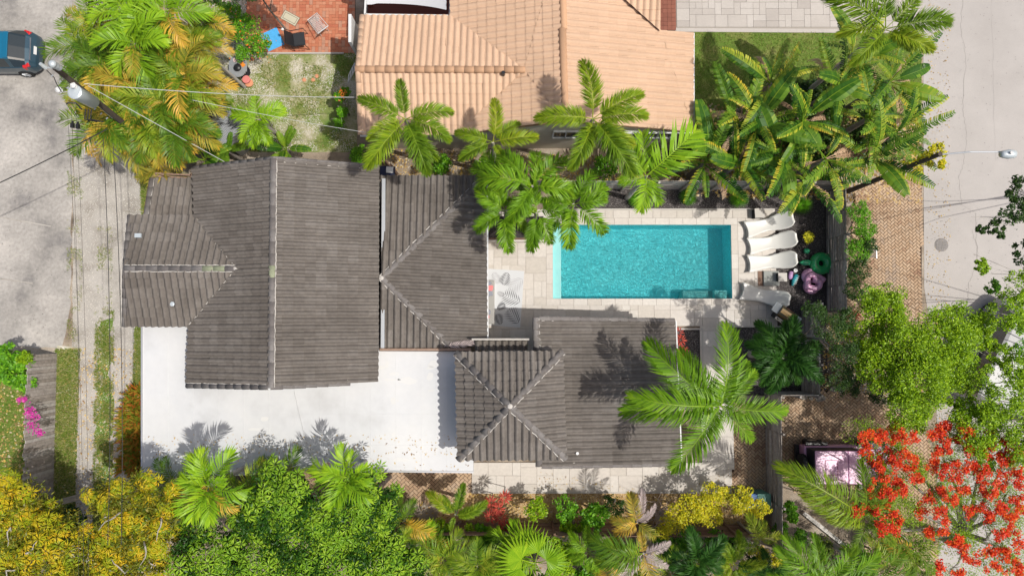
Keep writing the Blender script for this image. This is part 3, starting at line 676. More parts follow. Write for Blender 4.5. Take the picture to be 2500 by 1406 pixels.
# parapet beside strip H and wall behind lean-to
MB().bar(P(1152, 828, 3.15), P(1292, 828, 3.15), .07, .25).build('parapet', M['mortar'], house)
MB().bar(P(928, 853, 2.85), P(1150, 853, 2.85), .10, .25).build('fascia', M['brownwood'], house)
# flat white roof
zw = 2.75
wp = PP([(347, 790), (925, 790), (925, 857), (1150, 858), (1156, 1152), (950, 1150), (750, 1152), (347, 1165)], zw)
MB().prism(wp, zw - .22, zw, bottom=True).build('flat_roof', M['white'], house)
lp = MB()
for a, b in zip(wp[4:] + wp[:1], wp[5:] + wp[:2]): lp.bar(a + Vector((0, 0, -.02)), b + Vector((0, 0, -.02)), .07, .10)
lp.build('roof_edge_trim', M['alu'], house)
pt = MB()
for i in range(16):
    px_, py_ = random.choice([(random.uniform(400, 1060), random.uniform(960, 1130)), (random.uniform(930, 1060), random.uniform(880, 1000))])
    if 457 < px_ < 925 and py_ < 950: continue
    c = P(px_, py_, zw + .004); k = 9; w_, h_ = random.uniform(.08, .42), random.uniform(.05, .2)
    pt.add([c + Vector((w_ * math.cos(2 * PI * j / k) * random.uniform(.6, 1.1), h_ * math.sin(2 * PI * j / k) * random.uniform(.6, 1.1), 0)) for j in range(k)], [tuple(range(k))])
pt.build('coating_patch', mat('cream_patch', [(.60, .595, .575), (.63, .625, .61)], rough=.6), house)
sm = MB()
for i in range(1, 13):
    xx = 347 + i * 62
    y0_, y1_ = (952 if 457 < xx < 925 else (800 if xx <= 457 else 862)), 1148
    sm.bar(P(xx, y0_, zw + .003), P(xx + 1, y1_, zw + .003), .035, .008)
for yy in (1010, 1085): sm.bar(P(350, yy, zw + .004), P(1112, yy + 2, zw + .004), .03, .008)
sm.build('membrane_seam', M['white'], house)
MB().tube([P(718, 955, zw + .02), P(728, 1000, zw + .02), P(745, 1070, zw + .02), P(768, 1142, zw + .02)], .008, 5).build('roof_cable', M['cable'], house)
# walls
def wallbox(name, pix, z1, m, z0=0, parent=house, inset=0.):
    pts = PP(pix, z1); c = sum(pts, Vector()) / len(pts)
    pts = [p + (c - p).normalized() * inset for p in pts]
    return MB().prism(pts, z0, z1).build(name, m, parent)
wallbox('wall', [(490, 425), (910, 425), (908, 915), (472, 925)], 3.2, M['gwall'])
wallbox('wall', [(325, 545), (470, 545), (470, 780), (325, 780)], 3.2, M['gwall'])
wallbox('wall', [(385, 455), (470, 455), (470, 520), (375, 520)], 2.5, M['gwall'])
wallbox('wall', [(940, 455), (1170, 455), (1170, 815), (940, 815)], 2.45, M['gwall'])
wallbox('wall', [(365, 800), (1130, 875), (1130, 1130), (365, 1145)], 2.5, M['gwall'])
wallbox('wall', [(1140, 885), (1350, 885), (1350, 1095), (1140, 1095)], 4.15, M['gwall'])
wallbox('wall', [(1335, 800), (1625, 800), (1635, 1110), (1335, 1110)], 2.6, M['gwall'])
# gable ends
MB().prism([eTL + Vector((.4, -.25, 0)), eTR + Vector((-.4, -.25, 0)), eBR + Vector((-.4, .25, 0)), eBL + Vector((.4, .25, 0))], 3.0, 3.3).build('wall_plate', M['gwall'], house)
# open timber frame above the lean-to
tf_ = MB(); z_ = 2.75
for a, b in (((380, 424), (467, 428)), ((378, 430), (470, 436)), ((380, 424), (366, 440)), ((466, 424), (470, 440)), ((395, 428), (420, 437)), ((366, 440), (352, 528))):
    tf_.bar(P(*a, z_), P(*b, z_), .07, .06)
tf_.build('timber_frame', M['brownwood'], house)

# ------------- the peach tiled neighbour
nb = P(1300, 200); nhouse = thing('house', 'neighbouring house with a peach coloured tiled roof and cream walls', 'house', (nb.x, nb.y, 0))
Rn = Roof(nhouse, M['tan'], M['tanunderlay'], .262, .40, .058, 8, lip=.03, flat=.14)
zr, ze = 4.3, 3.0
nrT, nrB = P(1368, -150, zr), P(1378, 296, zr); nTR, nBR = P(1692, 81, ze), P(1692, 322, ze)
nA = P(1515, -8, 3.75); nB_ = P(1608, 74, ze + .35)
RP = [nrT, nrB, nBR, nTR]; vx, vy = P(1530, -130, 3.6), P(1612, 76, 3.32); Rn.face([vx, nrT, nrB, nBR], plane=RP); Rn.face([vx, nBR, vy], plane=RP); Rn.face([vy, nBR, nTR], plane=RP)
ln = nrT - nrB
# left slope: from the valley apex
wz = 4.0; wr0, wr1 = P(868, 170, wz), P(1280, 171, wz); wTL, wTR = P(884, 40, 3.05), P(1100, 40, 3.05); wBL, wBR = P(880, 329, 3.05), P(1112, 329, 3.05)
LP = [nrT, nrB, nrT + Vector((-5.5, 0, -1.55)), nrB + Vector((-5.5, 0, -1.55))]
Rn.face([nrT, nrB, wr1], plane=LP); Rn.face([wr1, nrB, wBR], plane=LP)
Rn.face([nrT, wr1, wTR, P(1096, -150, 3.05)], plane=LP)
Rn.face([wr0, wr1, wTR, wTL]); Rn.face([wr1, wr0, wBL, wBR])
# upper right wing
zz = (4.2, 4.2, 3.45); q = [P(1460, -60, zz[0]), P(1612, -60, zz[1]), P(1612, 77, zz[2])]; Rn.face(q, plane=[q[0], q[1], q[2], q[2] + Vector((-2, 0, 0))])
Rn.finish()
Rn.caps(nrT, nrB, M['tancap'], .14, 3.2); Rn.caps(wr0, wr1, M['tancap'], .14, .40)
Rn.caps(P(884, 40, 3.05), wr0 + Vector((0.1, .1, 0)), M['tan'], .11, .4, 'rake_tile'); Rn.caps(wBL, wr0 + Vector((.1, -.1, 0)), M['tan'], .11, .4, 'rake_tile')
pv_ = P(1229, 183, 3.95); MB().cyl(pv_, .07, .25, 12).build('vent_pipe', M['black'], Rn.roof)
gm = MB(); gm.bar(P(1693, 82, 2.95), P(1693, 322, 2.95), .07, .10).bar(P(880, 332, 2.95), P(920, 332, 2.95), .07, .08).bar(P(1520, 326, 2.95), P(1692, 325, 2.95), .05, .08); gm.build('gutter', M['wpaint'], Rn.roof)
wallbox('wall', [(900, 60), (1650, 100), (1655, 318), (900, 318)], 2.85, M['wall'], parent=nhouse)
wy = P(1500, 318, 2.85).y
# gable triangle wall and windows on the wall that faces the palms
a, b = P(1130, 318, 2.85), P(1655, 318, 2.85)
MB().add([(a.x, wy, 2.85), (b.x, wy, 2.85), (nrB.x, wy, 4.05), (a.x, wy + .2, 2.85), (b.x, wy + .2, 2.85), (nrB.x, wy + .2, 4.05)], [(0, 1, 2), (0, 3, 4, 1), (1, 4, 5, 2), (2, 5, 3, 0)]).build('gable_wall', M['wall'], nhouse)
for (pa, pb) in ((1350, 1412), (1522, 1562), (1572, 1640)):
    xa, xb = P(pa, 330, 2.3).x, P(pb, 330, 2.3).x
    wn = MB()
    for (c, s_) in (((xa, 2.35), (.06, .9)), ((xb, 2.35), (.06, .9)), (((xa + xb) / 2, 2.8), (xb - xa, .06)), (((xa + xb) / 2, 1.9), (xb - xa, .06)), (((xa + xb) / 2, 2.35), (.04, .9))):
        wn.box((c[0], wy - .04, c[1]), (s_[0], .08, s_[1]))
    wo_ = wn.build('window', M['wpaint'], nhouse); MB().box(((xa + xb) / 2, wy - .02, 2.35), (xb - xa, .03, .85)).build('pane', M['glass'], wo_)
# white gate panel and short wall on the left side
MB().bar(P(868, 62, 2.2), P(868, 128, 2.2), .12, 2.0).build('white_wall', M['wpaint'], nhouse)
lad = MB(); a, b = P(852, 183, 1.3), P(866, 155, 2.2); n_ = Vector((.0, .16, .0))
for i in range(4): lad.bar(on(a, b, i / 3), on(a, b, i / 3) + Vector((-.02, -.35, 0)), .04)
lad.bar(a, b, .04).bar(a + Vector((-.02, -.35, 0)), b + Vector((-.02, -.35, 0)), .04); lad.build('window_bars', M['wpaint'], nhouse)
# porch with shade sail
pg = P(990, 10); porch = thing('pergola', 'white framed pergola with grey shade cloth over a dark red floor', 'pergola', (pg.x, pg.y, 0))
fr = MB()
for a, b in (((891, 37), (1098, 40)), ((1098, 40), (1102, -80)), ((891, 37), (897, -80))): fr.bar(P(*a, 2.9), P(*b, 2.9), .07, .09)
fr.build('frame', M['wpaint'], porch)
sv = []; nn = 14
for j in range(7):
    for i in range(nn + 1):
        t_ = i / nn; ye = 9 + 16 * (t_ ** 3) + (3 if t_ < .1 else 0); yy = ye + (-90 - ye) * j / 6
        sv.append(P(893 + 197 * t_, yy, 2.75 - .25 * math.sin(PI * t_) * (1 - j / 6)))
MB().add(sv, [(j * (nn + 1) + i, j * (nn + 1) + i + 1, (j + 1) * (nn + 1) + i + 1, (j + 1) * (nn + 1) + i) for j in range(6) for i in range(nn)]).build('shade_cloth', M['fabricgrey'], porch)
fl = MB()
for i in range(12): 
    a, b = P(898, 33 - i * 5.6, .25), P(1096, 34 - i * 5.6, .25); fl.bar(a, b, .13, .03)
fl.build('floor_boards', M['brownfloor'], porch)
MB().cyl(P(906, 15, .2), .12, 2.4, 12).build('post', M['brownfloor'], porch)
# ---------------------------------------------------------------- fences
def fence(name, label, p, q, h, bays, rows, m, vertical=False, bw=.19, posts=True, group=None, side=1, seed=0, pm=None):
    a, b = P(*p), P(*q); d = b - a; rs = random.Random(seed)
    th = thing(name, label, 'fence', a, group); n_ = Vector((-d.y, d.x, 0)).normalized() * side; u = d.normalized()
    if posts:
        for i in range(bays + 1):
            c = a + d * (i / bays) + n_ * .07
            MB().box(c + Vector((0, 0, h / 2 + .03)), (.09, .09, h + .06), rz=math.atan2(d.y, d.x), r=rs.random()).build('post', pm or m, th)
    if vertical:
        k = int(d.length / bw); ms = [MB().box((0, 0, h / 2), (bw * .94, .025, h), r=(i + .5) / 8).mesh('board', m) for i in range(8)]
        for i in range(k):
            c = a + u * ((i + .5) * bw); mw = Matrix.Translation(c + Vector((0, 0, rs.uniform(-.05, .03)))) @ Matrix.Rotation(math.atan2(d.y, d.x) + rs.uniform(-.04, .04), 4, 'Z') @ Matrix.Rotation(rs.uniform(-.03, .03), 4, 'X')
            link('board', ms[rs.randrange(8)], th, mw)
    else:
        L_ = d.length / bays; bh = h / rows
        ms = [MB().box((0, 0, 0), (L_ - .02, .028, bh - .03), r=(i + .5) / 8).mesh('board', m) for i in range(8)]
        for i in range(bays):
            for j in range(rows):
                c = a + u * ((i + .5) * L_) + Vector((0, 0, (j + .5) * bh)) + n_ * rs.uniform(-.006, .006)
                mw = Matrix.Translation(c) @ Matrix.Rotation(math.atan2(d.y, d.x) + rs.uniform(-.006, .006), 4, 'Z') @ Matrix.Rotation(rs.uniform(-.02, .02), 4, 'Y')
                link('board', ms[rs.randrange(8)], th, mw)
    return th
fence('fence', 'weathered board fence to the right of the loungers and inflatables', (2017, 470), (2019, 760), 1.8, 5, 8, M['wood'], side=1, seed=1)
fence('fence', 'weathered board fence right of the dark green palm, set back', (1957, 745), (1957, 955), 1.8, 3, 8, M['wood'], side=1, seed=2)
fence('fence', 'short board fence joining the gate to the set-back fence', (1955, 955), (1868, 955), 1.8, 2, 8, M['wood'], side=1, seed=3)
fence('fence', 'weathered board gate fence between brick courtyard and driveway', (1868, 960), (1871, 1300), 1.8, 4, 8, M['wood'], side=1, seed=4)
fence('fence', 'long board fence above the pool below the palms', (1230, 463), (2017, 463), 1.8, 11, 8, M['wood'], side=-1, seed=5)
fence('fence', 'brown board fence along the lower garden behind the red plants', (930, 1274), (1870, 1280), 1.8, 9, 8, M['brownwood'], side=1, seed=6)
fence('fence', 'fence of upright weathered planks beside the left lawn', (140, 862), (128, 1330), 1.9, 1, 1, M['wood'], vertical=True, bw=.135, posts=False, seed=7)
fence('fence', 'grey board fence on the lower boundary below the wide fan palm', (1478, 1330), (1480, 1600), 1.6, 3, 7, M['wood'], side=1, seed=8)
fence('fence', 'small wooden fence carrying a towel between the two roofs', (945, 405), (968, 428), 1.7, 1, 8, M['brownwood'], seed=9)

# ---------------------------------------------------------------- pool furniture
def lounger(px, py, rz, label):
    "one-piece moulded chaise: waisted, thin shell with raised back; origin at its middle, foot towards -X"
    me = LG.get('me')
    if me is None:
        vs = []; fs = []; nx, ny = 26, 8; Lh = 2.02
        for s_ in (0, 1):
            for i in range(nx + 1):
                t_ = i / nx; x = (t_ - .5) * Lh
                hw = .33 + .055 * math.cos(t_ * 2.1 * PI) * (1 if t_ < .6 else .4) + (.03 if t_ > .7 else 0)
                if t_ > .86: hw *= math.sqrt(max(.05, 1 - ((t_ - .86) / .155) ** 2.4))
                z = .20 + .05 * math.cos(t_ * PI * 2.3) if t_ < .58 else .19 + .52 * ((t_ - .58) / .42) ** 1.8
                for j in range(ny + 1):
                    u = j / ny * 2 - 1; cx = .075 * (1 - u * u) if t_ < .12 else 0
                    k = max(0, 1 - t_ / .12)
                    vs.append((x + .11 * (1 - u * u) * k * 1.0, u * hw, z + .035 * u * u - (.05 if s_ else 0)))
        n1_ = (nx + 1) * (ny + 1)
        for i in range(nx):
            for j in range(ny):
                a = i * (ny + 1) + j; fs.append((a, a + ny + 1, a + ny + 2, a + 1)); fs.append((n1_ + a, n1_ + a + 1, n1_ + a + ny + 2, n1_ + a + ny + 1))
        ring = [j for j in range(ny + 1)] + [i * (ny + 1) + ny for i in range(1, nx + 1)] + [nx * (ny + 1) + j for j in range(ny - 1, -1, -1)] + [i * (ny + 1) for i in range(nx - 1, 0, -1)]
        for i in range(len(ring)): a, b = ring[i], ring[(i + 1) % len(ring)]; fs.append((a, b, n1_ + b, n1_ + a))
        LG['me'] = MB().add(vs, fs, r=.5).mesh('seat_shell', M['loungew'], True)
        b1 = MB()
        b1.prism([(-.96, -.30), (-.55, -.24), (-.55, .24), (-.96, .30), (-.88, 0)], 0, .13); LG['b1'] = b1.mesh('foot_base', M['loungew'])
        LG['b2'] = MB().prism([(.0, -.22), (.62, -.27), (.62, .27), (.0, .22)], 0, .10).mesh('head_base', M['loungew'])
    c = P(px, py, .3); c.z = .075
    t_ = thing('sun_lounger', label, 'sun lounger', c, 'white sun loungers at the end of the pool'); t_.rotation_euler.z = rz; ROOTI[t_.name] = Matrix.Identity(4)
    for k, n_ in (('me', 'seat_shell'), ('b1', 'base'), ('b2', 'base')): link(n_, LG[k], t_)
LG = {}
lounger(1873, 549, math.radians(14), 'white moulded sun lounger nearest the dark gravel bed, crossed by frond shadow')
lounger(1880, 593, math.radians(10), 'white moulded sun lounger in the middle of the row of three')
lounger(1880, 639, math.radians(6), 'white moulded sun lounger beside the green and pink inflatables')
lounger(1863, 722, math.radians(-13), 'white moulded sun lounger standing apart beside the barbecue')
def cube_table(px, py, label, s_=.42, rz=0.):
    c = P(px, py, .4); c.z = .075; t_ = thing('side_table', label, 'side table', c)
    MB().box(c + Vector((0, 0, .19)), (s_ * .92, s_ * .92, .38), rz).build('body', M['darkfab'], t_); MB().box(c + Vector((0, 0, .40)), (s_, s_, .035), rz).build('table_top', M['sheld'], t_)
cube_table(1853, 521, 'small cube side table beside the uppermost lounger', .42, .05); cube_table(1909, 677, 'small cube side table between the loungers next to the purple float', .38)
c = P(1882, 680, .1); c.z = .075; t_ = thing('floor_cushion', 'square dark grey pad lying on the deck between loungers', 'pad', c)
MB().box(c + Vector((0, 0, .06)), (.70, .66, .12)).build('pad', M['greycush'], t_, bevel=.03); MB().box(c + Vector((-.43, 0, .01)), (.28, .66, .02)).build('flap', M['brownwood'], t_)
# inflatables
def torus_pts(c, R, n=36, f=None):
    out = []
    for i in range(n):
        a = 2 * PI * i / n; x, y = f(a) if f else (math.cos(a), math.sin(a)); out.append(Vector(c) + Vector((x * R, y * R, 0)))
    return out
c = P(2005, 643, .3); c.z = .26; t_ = thing('inflatable_ring', 'dark green turtle shaped inflatable ring leaning by the fence', 'inflatable', (c.x, c.y, 0))
MB().tube(torus_pts(c, .30), .20, 14, closed=True).build('ring', M['greenfloat'], t_, True)
h_ = P(1966, 641, .3); h_.z = .26; MB().tube([c + Vector((-.42, .02, 0)), h_ + Vector((.18, 0, 0)), h_, h_ + Vector((-.12, 0, 0)), h_ + Vector((-.24, 0, 0))], [.06, .12, .13, .10, .02], 12).build('head', M['greenlight'], t_, True)
for dx, dy in ((.38, .35), (.38, -.35)): MB().lathe(c + Vector((dx, dy, -.1)), [(.0, -.02), (.09, .0), (.10, .08), (0, .12)], 10).build('flipper', M['greenfloat'], t_, True)
c = P(1969, 613, .15); c.z = .16; t_ = tag(MB().lathe(c, [(0.01, -.14), (.10, -.10), (.14, 0), (.10, .10), (.01, .14)], 16).build('beach_ball', M['greenlight'], None, True), 'small green inflatable ball above the turtle float', 'ball')
def heart(a):
    x = 16 * math.sin(a) ** 3; y = 13 * math.cos(a) - 5 * math.cos(2 * a) - 2 * math.cos(3 * a) - math.cos(4 * a); return y / 15., -x / 15.
for i, (px, py, z_, R, rz, lb) in enumerate(((1984, 686, .16, .42, .15, 'larger pink heart shaped inflatable ring lying on the dark gravel'), (1984, 690, .38, .30, -2.5, 'smaller pink heart inflatable ring stacked on the larger one'))):
    c = P(px, py, z_); c.z = z_
    def ff(a, rz=rz): x, y = heart(a); x, y = -x, y; return x * math.cos(rz) - y * math.sin(rz), x * math.sin(rz) + y * math.cos(rz)
    tag(MB().tube(torus_pts(c, R, 48, ff), .135 if i == 0 else .12, 12, closed=True).build('heart_float', M['pinkfloat'], None, True), lb, 'inflatable', 'pink heart floats')
c = P(1931, 672, .2); c.z = .14; tag(MB().tube([c + Vector((-.05, -.18, 0)), c + Vector((-.03, -.12, 0)), c, c + Vector((.03, .16, 0)), c + Vector((.03, .19, 0))], [.03, .10, .11, .10, .02], 12).build('pool_float', M['purple'], None, True), 'small purple inflatable beside the cube table', 'inflatable')
c = P(1944, 660, .3); c.z = .1; tag(MB().lathe(c, [(0, 0), (.07, .0), (.09, .14), (.08, .15), (0, .15)], 16).build('bucket', M['wpaint'], None), 'white round bucket lid standing by the purple float', 'bucket')
c = P(1943, 683, .2); t_ = thing('pool_noodle_bundle', 'teal patterned swim float lying beside the pink hearts', 'inflatable', (c.x, c.y, 0))
MB().tube([c + Vector((-.13, -.25, -.1)), c + Vector((-.06, -.05, -.08)), c + Vector((.06, .18, -.08)), c + Vector((.08, .25, -.1))], [.04, .11, .11, .03], 10).build('body', M['teal'], t_, True)
sb_ = MB()
for k in range(5): sb_.bar(c + Vector((-.12 + k * .04, -.18 + k * .08, .03)), c + Vector((.02 + k * .03, -.16 + k * .08, .03)), .018, .012)
sb_.build('stripe', M['wpaint'], t_)
# barbecue
c = P(1915, 768, .6); c.z = 0; t_ = thing('barbecue', 'gas barbecue with gold tinted lid and folding side shelf', 'barbecue', c); rz = math.radians(-35); Rz = Matrix.Rotation(rz, 3, 'Z')
MB().box(c + Vector((0, 0, .42)), (.62, .52, .70), rz).build('cabinet', M['black'], t_)
ld = MB(); vs = []; fs = []
for i in range(9):
    a = PI * i / 8
    for x in (-.33, .33): vs.append(c + Rz @ Vector((x, -.27 * math.cos(a), .80 + .22 * math.sin(a))))
for i in range(8): fs.append((2 * i, 2 * i + 1, 2 * i + 3, 2 * i + 2))
fs += [tuple(2 * i for i in range(9)), tuple(2 * i + 1 for i in range(8, -1, -1))]
MB().add(vs, fs).build('lid', M['gold'], t_)
MB().bar(c + Rz @ Vector((-.26, -.33, .86)), c + Rz @ Vector((.26, -.33, .86)), .035).build('lid_handle', M['steel'], t_)
MB().box(c + Rz @ Vector((0, -.36, .76)), (.62, .12, .10), rz).build('control_panel', M['steel'], t_)
for x in (-.2, 0, .2): MB().cyl(c + Rz @ Vector((x, -.37, .81)), .028, .025, 10).build('knob', M['black'], t_)
MB().box(c + Rz @ Vector((.50, .02, .80)), (.32, .44, .03), rz).build('side_shelf', M['tray'], t_); MB().box(c + Rz @ Vector((-.50, .02, .80)), (.30, .44, .03), rz).build('side_shelf', M['tray'], t_)
for sx_ in (-.25, .25):
    for sy_ in (-.2, .2): MB().cyl(c + Rz @ Vector((sx_, sy_, 0)), .05, .07, 10).build('wheel', M['rubber'], t_)
# outdoor rug with printed fronds, day bed and cushions
ra, rb_, rc, rd = P(1186, 656), P(1280, 662), P(1270, 800), P(1186, 793)
zr_ = .085
rug = tag(MB().prism([ra, rd, rc, rb_][::-1], .076, zr_).build('outdoor_rug', M['rugwhite']), 'white outdoor rug printed with grey palm leaves on the deck', 'rug')
def rugpt(u, v): a = ra + (rb_ - ra) * u; b = rd + (rc - rd) * u; p = a + (b - a) * v; p.z = zr_ + .003; return p
def printed(u, v, ang, L_, mm_, n=8, spread=.62, w=.020):
    o = rugpt(u, v); d = Vector((math.cos(ang), math.sin(ang), 0)); s_ = Vector((-d.y, d.x, 0)); mb_ = MB()
    def ok(p):
        return inpoly(p.x, p.y, [(q.x, q.y) for q in (ra, rb_, rc, rd)])
    for i in range(n):
        t_ = (i + 1) / n; b = o + d * L_ * t_
        for sg in (-1, 1):
            l = L_ * spread * math.sin(PI * (t_ * .8 + .12)); e = b + (d * .75 + s_ * sg).normalized() * l
            while not ok(e) and (e - b).length > .02: e = b + (e - b) * .8
            if not ok(b) or not ok(e): continue
            nn_ = Vector((-(e - b).y, (e - b).x, 0)).normalized() * w; m_ = b + (e - b) * .45
            mb_.add([b - nn_ * .3, m_ - nn_, e, m_ + nn_, b + nn_ * .3], [(0, 1, 2, 3, 4)])
    mb_.build('printed_leaf', mm_, rug)
for a in ((.58, .02, -1.9, .60, 'rugdark'), (1.0, .56, 2.75, .85, 'rugdark'), (.97, .95, 2.2, .78, 'rugdark'), (.18, .04, -1.1, .55, 'ruggrey'), (1.0, .12, -2.45, .75, 'ruggrey'), (.30, .72, .6, .42, 'rugdark'), (.45, .99, 1.9, .5, 'rugdark'), (.30, .40, -.5, .3, 'ruggrey')):
    printed(*a[:4], M[a[4]])
c = P(1194, 738, .42); t_ = thing('day_bed', 'grey cushioned outdoor sofa half under the roof edge', 'sofa', (c.x, c.y, 0))
y1_, y2_ = P(1190, 684, .42).y, P(1190, 791, .42).y; xr_ = P(1207, 738, .42).x; xl_ = xr_ - .8
MB().box(((xl_ + xr_) / 2, (y1_ + y2_) / 2, .22), (.8, y1_ - y2_, .28)).build('frame', M['sheld'], t_)
MB().box(((xl_ + xr_) / 2, (y1_ + y2_) / 2, .42), (.78, y1_ - y2_ - .03, .13)).build('seat_cushion', M['cushgrey'], t_, bevel=.03)
MB().box((xl_ + .06, (y1_ + y2_) / 2, .6), (.12, y1_ - y2_, .45)).build('backrest', M['cushgrey'], t_)
for px, py, k, lb, sz in ((1193, 693, 'stripe', 'striped cushion at the upper end of the day bed', .22), (1196, 703, 'coral', 'coral red cushion near the upper end of the day bed', .26), (1196, 716, 'stripe', 'striped cushion below the coral cushion', .24), (1192, 762, 'stripe', 'small striped cushion at the lower end of the day bed', .2), (1190, 773, 'coral', 'small coral cushion at the lower end of the day bed', .16)):
    cc = P(px, py, .56); tag(MB().box(cc, (sz, sz, .10), random.uniform(-.6, .6)).build('cushion', M[k], bevel=.04), lb, 'cushion', 'cushions on the day bed')
# planter box under the small palms
c = P(1260, 580, .4); t_ = thing('planter', 'white and dark wooden planter box under the palms by the pool', 'planter', (c.x, c.y, 0))
pa, pb = P(1190, 588, .45), P(1330, 590, .45)
MB().box(((pa.x + pb.x) / 2, pa.y, .26), (pb.x - pa.x, .08, .42)).build('front_panel', M['trav'], t_)
MB().box(((pa.x + pb.x) / 2, pa.y + .08, .43), (pb.x - pa.x, .10, .05)).build('rim', M['brownwood'], t_); MB().box((pb.x, pa.y + .5, .26), (.08, 1.1, .42)).build('side_panel', M['trav'], t_)
MB().box(((pa.x + pb.x) / 2, pa.y + .6, .2), (pb.x - pa.x - .1, 1.0, .3)).build('soil_fill', M['mulchbase'], t_)
# towel on the small fence
c = P(946, 418, 1.75); t_ = thing('towel', 'navy and white towel hanging over the small wooden fence', 'towel', (c.x, c.y, 0))
MB().box(c, (.62, .42, .03), -.05).build('cloth', M['navy'], t_); MB().box(c + Vector((.10, .05, .018)), (.30, .26, .02), -.05).build('white_print', M['wpaint'], t_)

# ---------------------------------------------------------------- neighbour's patio
c = P(709, 46); rz = math.radians(-29)
t_ = thing('door_mat', 'beige bordered mat lying on the red paver patio', 'mat', c)
for k, (sx_, sy_, z_) in (('matdark', (.80, .46, .012)), ('matbeige', (.75, .42, .015)), ('matdark', (.64, .31, .018)), ('matbeige', (.60, .27, .021))): MB().box(c + Vector((0, 0, .03 + z_ / 2)), (sx_, sy_, z_), rz).build('mat_layer', M[k], t_)
c = P(666, 98); tag(MB().box(c + Vector((0, 0, .04)), (.80, .88, .015), math.radians(25)).build('beach_towel', M['towelblue']), 'bright blue towel spread on the red patio by the shrub', 'towel')
# black sling chair
c = P(727, 99, .3); c.z = 0; t_ = thing('lounge_chair', 'black sling lounge chair on the red patio', 'chair', c); Rz = Matrix.Rotation(math.radians(8), 3, 'Z')
def W_(x, y, z): return c + Rz @ Vector((x, y, z))
MB().add([W_(-.16, -.30, .36), W_(.34, -.30, .40), W_(.34, .30, .40), W_(-.16, .30, .36)] + [W_(-.16, -.30, .33), W_(.34, -.30, .37), W_(.34, .30, .37), W_(-.16, .30, .33)], [(0, 1, 2, 3), (4, 7, 6, 5), (0, 4, 5, 1), (1, 5, 6, 2), (2, 6, 7, 3), (3, 7, 4, 0)]).build('seat', M['darkfab'], t_)
MB().add([W_(-.16, -.30, .36), W_(-.16, .30, .36), W_(-.40, .30, .85), W_(-.40, -.30, .85), W_(-.19, -.30, .35), W_(-.19, .30, .35), W_(-.43, .30, .84), W_(-.43, -.30, .84)], [(0, 1, 2, 3), (7, 6, 5, 4), (0, 3, 7, 4), (3, 2, 6, 7), (2, 1, 5, 6)]).build('backrest', M['black'], t_)
for s_ in (-1, 1): MB().tube([W_(-.40, .33 * s_, .85), W_(-.2, .34 * s_, .58), W_(.36, .38 * s_, .56), W_(.42, .37 * s_, .02), W_(-.25, .36 * s_, .02), W_(-.25, .34 * s_, .5)], .018, 6).build('arm_frame', M['black'], t_)
MB().lathe(W_(-.45, .30, .9), [(0, -.06), (.06, -.03), (.06, .03), (0, .06)], 10).build('headrest_clip', M['wpaint'], t_)
# white wire chair / bench lying
c = P(777, 60, .4); c.z = 0; t_ = thing('garden_chair', 'white metal lattice garden chair on the red patio', 'chair', c); Rz = Matrix.Rotation(math.radians(-52), 3, 'Z')
sl_ = MB()
for i in range(9): sl_.bar(W_(-.40, -.20 + i * .05, .42), W_(.34, -.20 + i * .05, .42), .018, .012)
sl_.build('seat', M['wpaint'], t_)
bk = MB()
for x in (-.44, .36): bk.bar(W_(x, -.26, .42), W_(x, .26, .42), .022)
for i in range(7):
    bk.bar(W_(.34, -.24 + i * .08, .45), W_(.56, -.28 + (i + 1) % 7 * .09, .82), .02, .014); bk.bar(W_(-.42, -.24 + i * .08, .45), W_(-.30, -.28 + (i + 2) % 7 * .09, .66), .02, .014)
bk.bar(W_(.56, -.28, .82), W_(.56, .28, .82), .025); bk.bar(W_(-.44, .26, .44), W_(.56, .28, .82), .022).bar(W_(-.44, -.26, .44), W_(.56, -.28, .82), .022); bk.build('backrest', M['wpaint'], t_)
for x, y in ((-.38, -.2), (-.38, .2), (.34, -.2), (.34, .2)): MB().bar(W_(x, y, 0), W_(x, y, .42), .022).build('leg', M['wpaint'], t_)
# round table with clutter
c = P(581, 162, .7); c.z = 0; t_ = thing('patio_table', 'round ribbed grey garden table cluttered with things', 'table', c)
tt = MB()
for i in range(-6, 7):
    w_ = math.sqrt(max(.02, .45 ** 2 - (i * .065) ** 2)) * 1.1; tt.box(c + Vector((i * .062, 0, .70)), (.054, 2 * w_, .03))
tt.build('table_top', M['metalroof'], t_); MB().cyl(c, .04, .7, 10).build('leg', M['black'], t_); MB().lathe(c, [(.30, 0), (.28, .03), (.05, .05)], 18).build('base', M['black'], t_)
cc = c + Vector((.02, -.10, .72)); tag(MB().lathe(cc, [(.05, 0), (.15, .02), (.17, .10), (.15, .13), (.05, .17), (0, .17)], 18).build('kettle_grill', M['black'], None, True), 'small black round grill on the cluttered table', 'grill')
tag(MB().cyl(c + Vector((-.10, .26, .72)), .11, .02, 16).build('plate', mat('pink_plate', [(.70, .50, .48)])), 'pale pink plate on the cluttered table', 'plate')
tag(MB().box(c + Vector((.22, .06, .73)), (.20, .16, .03), -.9).build('orange_packet', M['orangep']), 'orange packet on the cluttered table', 'packet')
tag(MB().box(c + Vector((.20, .22, .73)), (.05, .22, .02), -.7).build('purple_pen_case', M['purple']), 'purple stick on the cluttered table', 'stick')
c = P(607, 200); t_ = thing('flower_pot', 'stack of two terracotta pink pots on the patchy lawn', 'pot', c)
MB().lathe(c, [(.12, 0), (.17, .28), (.18, .30), (.15, .31), (0, .31)], 18).build('pot', M['potpink'], t_); MB().lathe(c + Vector((.07, -.10, 0)), [(.15, 0), (.19, .14), (.12, .15), (0, .15)], 18).build('pot', M['pot'], t_)
